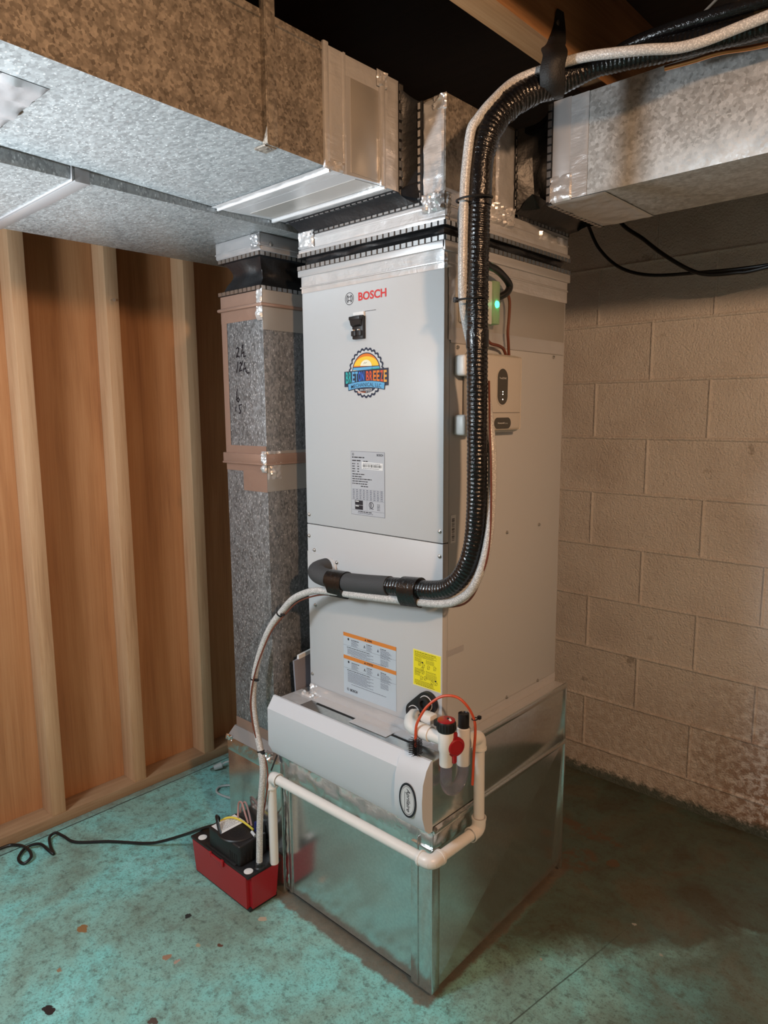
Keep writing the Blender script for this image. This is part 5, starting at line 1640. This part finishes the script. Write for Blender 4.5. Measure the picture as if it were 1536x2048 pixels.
mb = MB().m('red_gloss').lathe((lx, ly, 0.738), (0, 0, 1), [(0.0205, -0.001), (0.0205, 0.0012), (0.0185, 0.002)], 28)
mb.m('label_white').poly([(0.001, 0.004), (0.014, -0.004), (0.015, 0.001), (0.003, 0.010)], (lx, ly, 0.740), (1, 0, 0), (0, 1, 0), 0.0004)
mb.m('black_plastic').lathe((lx + 0.002, ly + 0.004, 0.7398), (0, 0, 1), [(0.003, 0), (0.002, 0.003)], 10)
obj('cap_disc', mb, r_, label='red disc on top of the cap')
mb = MB().m('pvc').lathe((lx, -0.013, 0.604), (0, 0, 1), [(0.0150, 0), (0.0162, 0.002), (0.0162, 0.092), (0.0148, 0.094)], 28)
mb.cyl((lx, -0.012, 0.655), (lx, 0.020, 0.655), 0.0168, 24)
obj('vent_leg', mb, root)
mb = MB().m('black_plastic').lathe((lx, -0.013, 0.696), (0, 0, 1), [(0.0132, 0), (0.0132, 0.036), (0.0118, 0.0365), (0.0105, 0.034)], 24)
obj('vent_cap', mb, root, label='black vent tube on top of the right leg')
up_ = [V(lx, ly, 0.645), V(lx, ly, 0.612)] + [V(lx, -0.0465 - 0.0335 * math.cos(a), 0.592 - 0.036 * math.sin(a)) for a in [k * math.pi / 16 for k in range(17)]] + [V(lx, -0.013, 0.612)]
obj('u_bend', MB().m('clear').tube(up_, 0.0138, 22), root, label='clear purplish U-shaped tube')
nv = Vector((0.90, -0.42, 0.0)).normalized()
oc = V(lx + 0.017, ly + 0.010, 0.676)
mb = MB().m('red_gloss').lathe(oc, nv, [(0.0235, 0), (0.0235, 0.004), (0.0195, 0.0055), (0.0195, 0.0075), (0.0165, 0.009), (0.0165, 0.0075), (0.011, 0.008)], 28)
mb.box(oc.x - 0.004, oc.x + 0.005, oc.y - 0.006, oc.y + 0.006, oc.z + 0.018, oc.z + 0.034, 0.003)
mb.box(oc.x - 0.004, oc.x + 0.005, oc.y - 0.008, oc.y + 0.004, oc.z - 0.040, oc.z - 0.018, 0.003)
obj('valve_cap', mb, root, label='red round valve cap')
mb = MB().m('black_plastic').box(0.028, 0.050, -0.070, -0.050, 0.706, 0.722, 0.003)
obj('clip', mb, root, label='black clip behind the cap ring')

# cleaning brush
root = thing('cleaning_brush', 'orange bendable cable with a black bristle brush hooked over the white trap', 'brush', (0.0, -0.10, 0.64))
op = smooth_path([(0.000, -0.100, 0.655), (0.000, -0.099, 0.70), (0.006, -0.094, 0.725), (0.022, -0.083, 0.757), (0.050, -0.068, 0.783), (0.082, -0.055, 0.788), (0.103, -0.042, 0.770), (0.112, -0.025, 0.735), (0.112, -0.018, 0.70), (0.110, -0.020, 0.64), (0.106, -0.018, 0.565)], 8)
obj('cable', MB().m('orange_cable').tube(op, 0.0032, 10), root)
mb = MB().m('black_plastic').cyl((0.0, -0.100, 0.634), (0.0, -0.100, 0.676), 0.003, 8)
rnd = random.Random(3)
for k in range(150):
    z = 0.636 + 0.038 * (k / 150)
    a = k * 2.399
    r = 0.0165 + rnd.uniform(-0.001, 0.001)
    mb.tube([(0.0, -0.100, z), (r * math.cos(a), -0.100 + r * math.sin(a), z + 0.001)], 0.0007, 4)
obj('bristle_head', mb, root, label='black bristle brush head')
mb = MB().m('black_plastic').tube([(0.111 + 0.006 * math.cos(a), -0.019 + 0.008 * math.sin(a), 0.731) for a in [k * math.pi / 8 for k in range(17)]], 0.0015, 6)
mb.box(0.112, 0.120, -0.012, -0.004, 0.728, 0.736, 0.001)
obj('zip_tie', mb, root, label='black zip tie on the orange cable')

# ================================================================== condensate pump
PX0, PX1, PY0, PY1 = -0.832, -0.530, -0.215, -0.094
root = thing('condensate_pump', 'red and black condensate pump on the floor at the left foot of the metal box', 'pump', (-0.68, -0.155, 0))
mb = MB().m('red_plastic')
bm = bmesh.new()
bmesh.ops.create_cube(bm, size=1)
for q in bm.verts:
    tp = 0.006 if q.co.z < 0 else 0.0
    q.co = Vector(((PX0 + PX1) / 2 + q.co.x * (PX1 - PX0 - tp * 2), (PY0 + PY1) / 2 + q.co.y * (PY1 - PY0 - tp * 2), 0.062 + q.co.z * 0.104))
bmesh.ops.bevel(bm, geom=[e for e in bm.edges if abs(e.verts[0].co.z - e.verts[1].co.z) > 0.05], offset=0.012, segments=4, affect='EDGES')
mb.frombm(bm)
obj('tank', mb, root)
mb = MB().m('black_plastic').box(PX0 + 0.010, PX1 - 0.010, PY0 + 0.010, PY1 - 0.010, 0.0, 0.012, 0.003)
obj('foot', mb, root)
mb = MB().m('black_plastic').box(PX0 + 0.001, PX1 - 0.001, PY0 + 0.001, PY1 - 0.001, 0.112, 0.121, 0.002)
mb.box(PX0 + 0.075, PX1 - 0.07, PY0 + 0.006, PY1 - 0.004, 0.120, 0.126, 0.003)
lid = obj('lid', mb, root, label='black lid')
mb = MB().m('red_plastic').box(-0.722, -0.648, PY0 - 0.004, PY0 + 0.001, 0.104, 0.116, 0.002)
mb.box(-0.660, -0.648, PY0 - 0.006, PY0 + 0.001, 0.100, 0.121, 0.002)
mb.box(-0.722, -0.712, PY0 - 0.005, PY0 + 0.001, 0.103, 0.120, 0.002)
obj('clip', mb, root, label='red snap clip on the front edge')
for x, y in ((-0.794, -0.194), (-0.553, -0.196)):
    mb = MB().m('label_white').lathe((x, y, 0.121), (0, 0, 1), [(0.0135, 0), (0.0135, 0.0012), (0.0125, 0.0015)], 28)
    obj('plug_disc', mb, lid, label='pale round plug')
mb = MB().m('black_plastic').box(-0.742, -0.584, -0.204, -0.104, 0.122, 0.186, 0.006, 3)
mb.lathe((-0.656, -0.156, 0.184), (0, 0, 1), [(0.060, 0.0), (0.060, 0.003), (0.057, 0.006), (0.050, 0.0065)], 40)
mh = obj('motor_housing', mb, root, label='black motor housing')
mb = MB().m('black_gap')
for k in range(4):
    mb.box(-0.634 + k * 0.011, -0.629 + k * 0.011, -0.2046, -0.203, 0.128, 0.156)
for k in range(5):
    mb.box(-0.5845, -0.5835, -0.190 + k * 0.012, -0.184 + k * 0.012, 0.128, 0.156)
obj('side_slots', mb, mh, label='narrow slots in the sides', smooth=False)
mb = MB().m('black_gap')
for r in (0.010, 0.015, 0.020, 0.025):
    mb.ring((-0.640, -0.166), r, r - 0.0018, (0, 0, 0.1906), (1, 0, 0), (0, 1, 0), 0.0003)
for k in range(8):
    a = k * math.pi / 4
    mb.stroke([(-0.640 + 0.004 * math.cos(a), -0.166 + 0.004 * math.sin(a)), (-0.640 + 0.019 * math.cos(a + 0.5), -0.166 + 0.019 * math.sin(a + 0.5))], 0.002, (0, 0, 0.1906), (1, 0, 0), (0, 1, 0), 0.0004)
obj('vent', mb, mh, label='round fan vent on top', smooth=False)
mb = MB().m('label_white').rect(-0.728, -0.672, -0.203, -0.118, (0, 0, 0.1912), (1, 0, 0), (0, 1, 0), 0.0003)
mb.m('ink_gray')
for i in range(6):
    mb.words(-0.190, 0.684 + i * 0.006, 0.060 - 0.01 * (i % 2), 0.0026, (0, 0, 0.1912), (0, 1, 0), (-1, 0, 0), 0.0005, i)
obj('label', mb, mh, label='white printed label', smooth=False)
mb = MB().m('black_plastic').lathe((-0.543, -0.164, 0.120), (0, 0, 1), [(0.016, 0), (0.016, 0.005), (0.0125, 0.008), (0.0125, 0.018), (0.009, 0.021)], 24)
obj('discharge_fitting', mb, lid)
obj('wire', MB().m('yellow_wire').tube(smooth_path([(-0.735, -0.165, 0.188), (-0.722, -0.150, 0.197), (-0.700, -0.136, 0.199), (-0.662, -0.130, 0.198), (-0.612, -0.132, 0.196)], 8), 0.0032, 8), mh, label='yellow wire')
obj('wire', MB().m('pink_wire').tube(smooth_path([(-0.700, -0.125, 0.190), (-0.716, -0.112, 0.212), (-0.716, -0.108, 0.232), (-0.700, -0.108, 0.236), (-0.674, -0.116, 0.216), (-0.650, -0.122, 0.196)], 8), 0.0030, 8), mh, label='pink wire loop')
obj('wire', MB().m('pink_wire').tube(smooth_path([(-0.712, -0.108, 0.200), (-0.705, -0.100, 0.230), (-0.690, -0.100, 0.236), (-0.664, -0.108, 0.214), (-0.634, -0.122, 0.194)], 8), 0.0030, 8), mh, label='brown-pink wire loop')
mb = MB().m('blue_plastic').cyl((-0.612, -0.122, 0.190), (-0.612, -0.122, 0.216), 0.0055, 12)
mb.m('label_white').cyl((-0.612, -0.138, 0.192), (-0.590, -0.142, 0.190), 0.0045, 10)
obj('connector', mb, mh, label='blue and white wire connectors')
obj('power_cord', MB().m('black_cable').tube(resample(smooth_path([(-0.664, -0.206, 0.180), (-0.690, -0.200, 0.196), (-0.718, -0.188, 0.212), (-0.738, -0.176, 0.208), (-0.752, -0.160, 0.186), (-0.770, -0.160, 0.160), (-0.823, -0.175, 0.130), (-0.909, -0.189, 0.078), (-1.000, -0.222, 0.030), (-1.060, -0.250, 0.010), (-1.164, -0.323, 0.006), (-1.246, -0.402, 0.006),
    (-1.300, -0.420, 0.012), (-1.335, -0.432, 0.016), (-1.330, -0.455, 0.012), (-1.285, -0.470, 0.006), (-1.236, -0.480, 0.006), (-1.262, -0.488, 0.014), (-1.308, -0.496, 0.018), (-1.331, -0.530, 0.012), (-1.300, -0.566, 0.006), (-1.258, -0.566, 0.006), (-1.262, -0.540, 0.014), (-1.310, -0.532, 0.016), (-1.375, -0.545, 0.008), (-1.40, -0.60, 0.006), (-1.38, -0.85, 0.006), (-1.30, -1.3, 0.006)], 10), 0.006), 0.0048, 10),
    lid, label='black power cord')

# loose gray plug behind the boot
root = thing('plug_cord', 'gray cord with a plug lying loose on the floor behind the metal boot', 'cord', (-1.0, 0.15, 0))
pc = smooth_path([(-1.325, 0.230, 0.030), (-1.27, 0.262, 0.045), (-1.15, 0.29, 0.03), (-0.98, 0.30, 0.006), (-0.93, 0.24, 0.006), (-0.97, 0.13, 0.006), (-1.06, 0.095, 0.006), (-1.105, 0.082, 0.006), (-1.12, 0.10, 0.006), (-1.10, 0.14, 0.006), (-1.00, 0.20, 0.006), (-0.86, 0.26, 0.006)], 8)
pc = smooth_path([(-1.300, 0.215, 0.020), (-1.290, 0.235, 0.030), (-1.262, 0.270, 0.030), (-1.200, 0.315, 0.012), (-1.10, 0.34, 0.006), (-0.98, 0.30, 0.006), (-0.93, 0.22, 0.006), (-0.98, 0.17, 0.006)], 8)
obj('cord', MB().m('gray_cord').tube(pc, 0.0042, 10), root)
pc = smooth_path([(-0.98, 0.17, 0.006), (-1.06, 0.19, 0.006), (-1.15, 0.17, 0.006), (-1.185, 0.130, 0.006), (-1.160, 0.098, 0.006), (-1.102, 0.104, 0.006), (-1.02, 0.14, 0.006), (-0.90, 0.20, 0.006)], 8)
obj('cord', MB().m('gray_cord').tube(pc, 0.0042, 10), root)
mb = MB().m('gray_cord').cyl((-1.300, 0.216, 0.020), (-1.312, 0.186, 0.014), 0.013, 16, 0.010)
mb.m('screw').box(-1.317, -1.315, 0.170, 0.188, 0.010, 0.016)
mb.box(-1.309, -1.307, 0.168, 0.186, 0.010, 0.016)
obj('plug', mb, root, label='gray plug with metal prongs')
# black stick-like tie from cabinet corner to pipe elbow
obj('cable_tie', MB().m('black_plastic').tube([(-0.527, -0.100, 0.452), (-0.530, -0.110, 0.43), (-0.533, -0.119, 0.409)], 0.0024, 8), label='black cable tie from the filter cabinet corner to the white pipe elbow', cat='cable tie')

# cables hanging in front of the block wall
obj('hanging_cable', MB().m('black_cable').tube(smooth_path([(-0.175, 0.98, 2.20), (-0.165, 0.99, 2.08), (-0.157, 1.0, 2.040), (-0.120, 1.0, 1.973), (-0.048, 1.0, 1.906), (0.054, 1.0, 1.868), (0.209, 1.0, 1.855), (0.398, 1.0, 1.850), (0.8, 1.0, 1.862), (1.6, 1.0, 2.0), (2.0, 1.0, 2.20)], 8), 0.0055, 10), label='black cable drooping on the block wall, starting nearer the unit', cat='cable')
obj('hanging_cable', MB().m('black_cable').tube(smooth_path([(-0.10, 0.97, 2.20), (-0.054, 0.985, 2.057), (0.032, 0.99, 1.980), (0.099, 0.985, 1.923), (0.179, 0.985, 1.867), (0.239, 0.985, 1.843), (0.32, 0.985, 1.838), (0.398, 0.985, 1.842), (0.8, 0.98, 1.90), (1.5, 0.98, 2.20)], 8), 0.0062, 10), label='black cable drooping on the block wall, crossing the other from farther right', cat='cable')
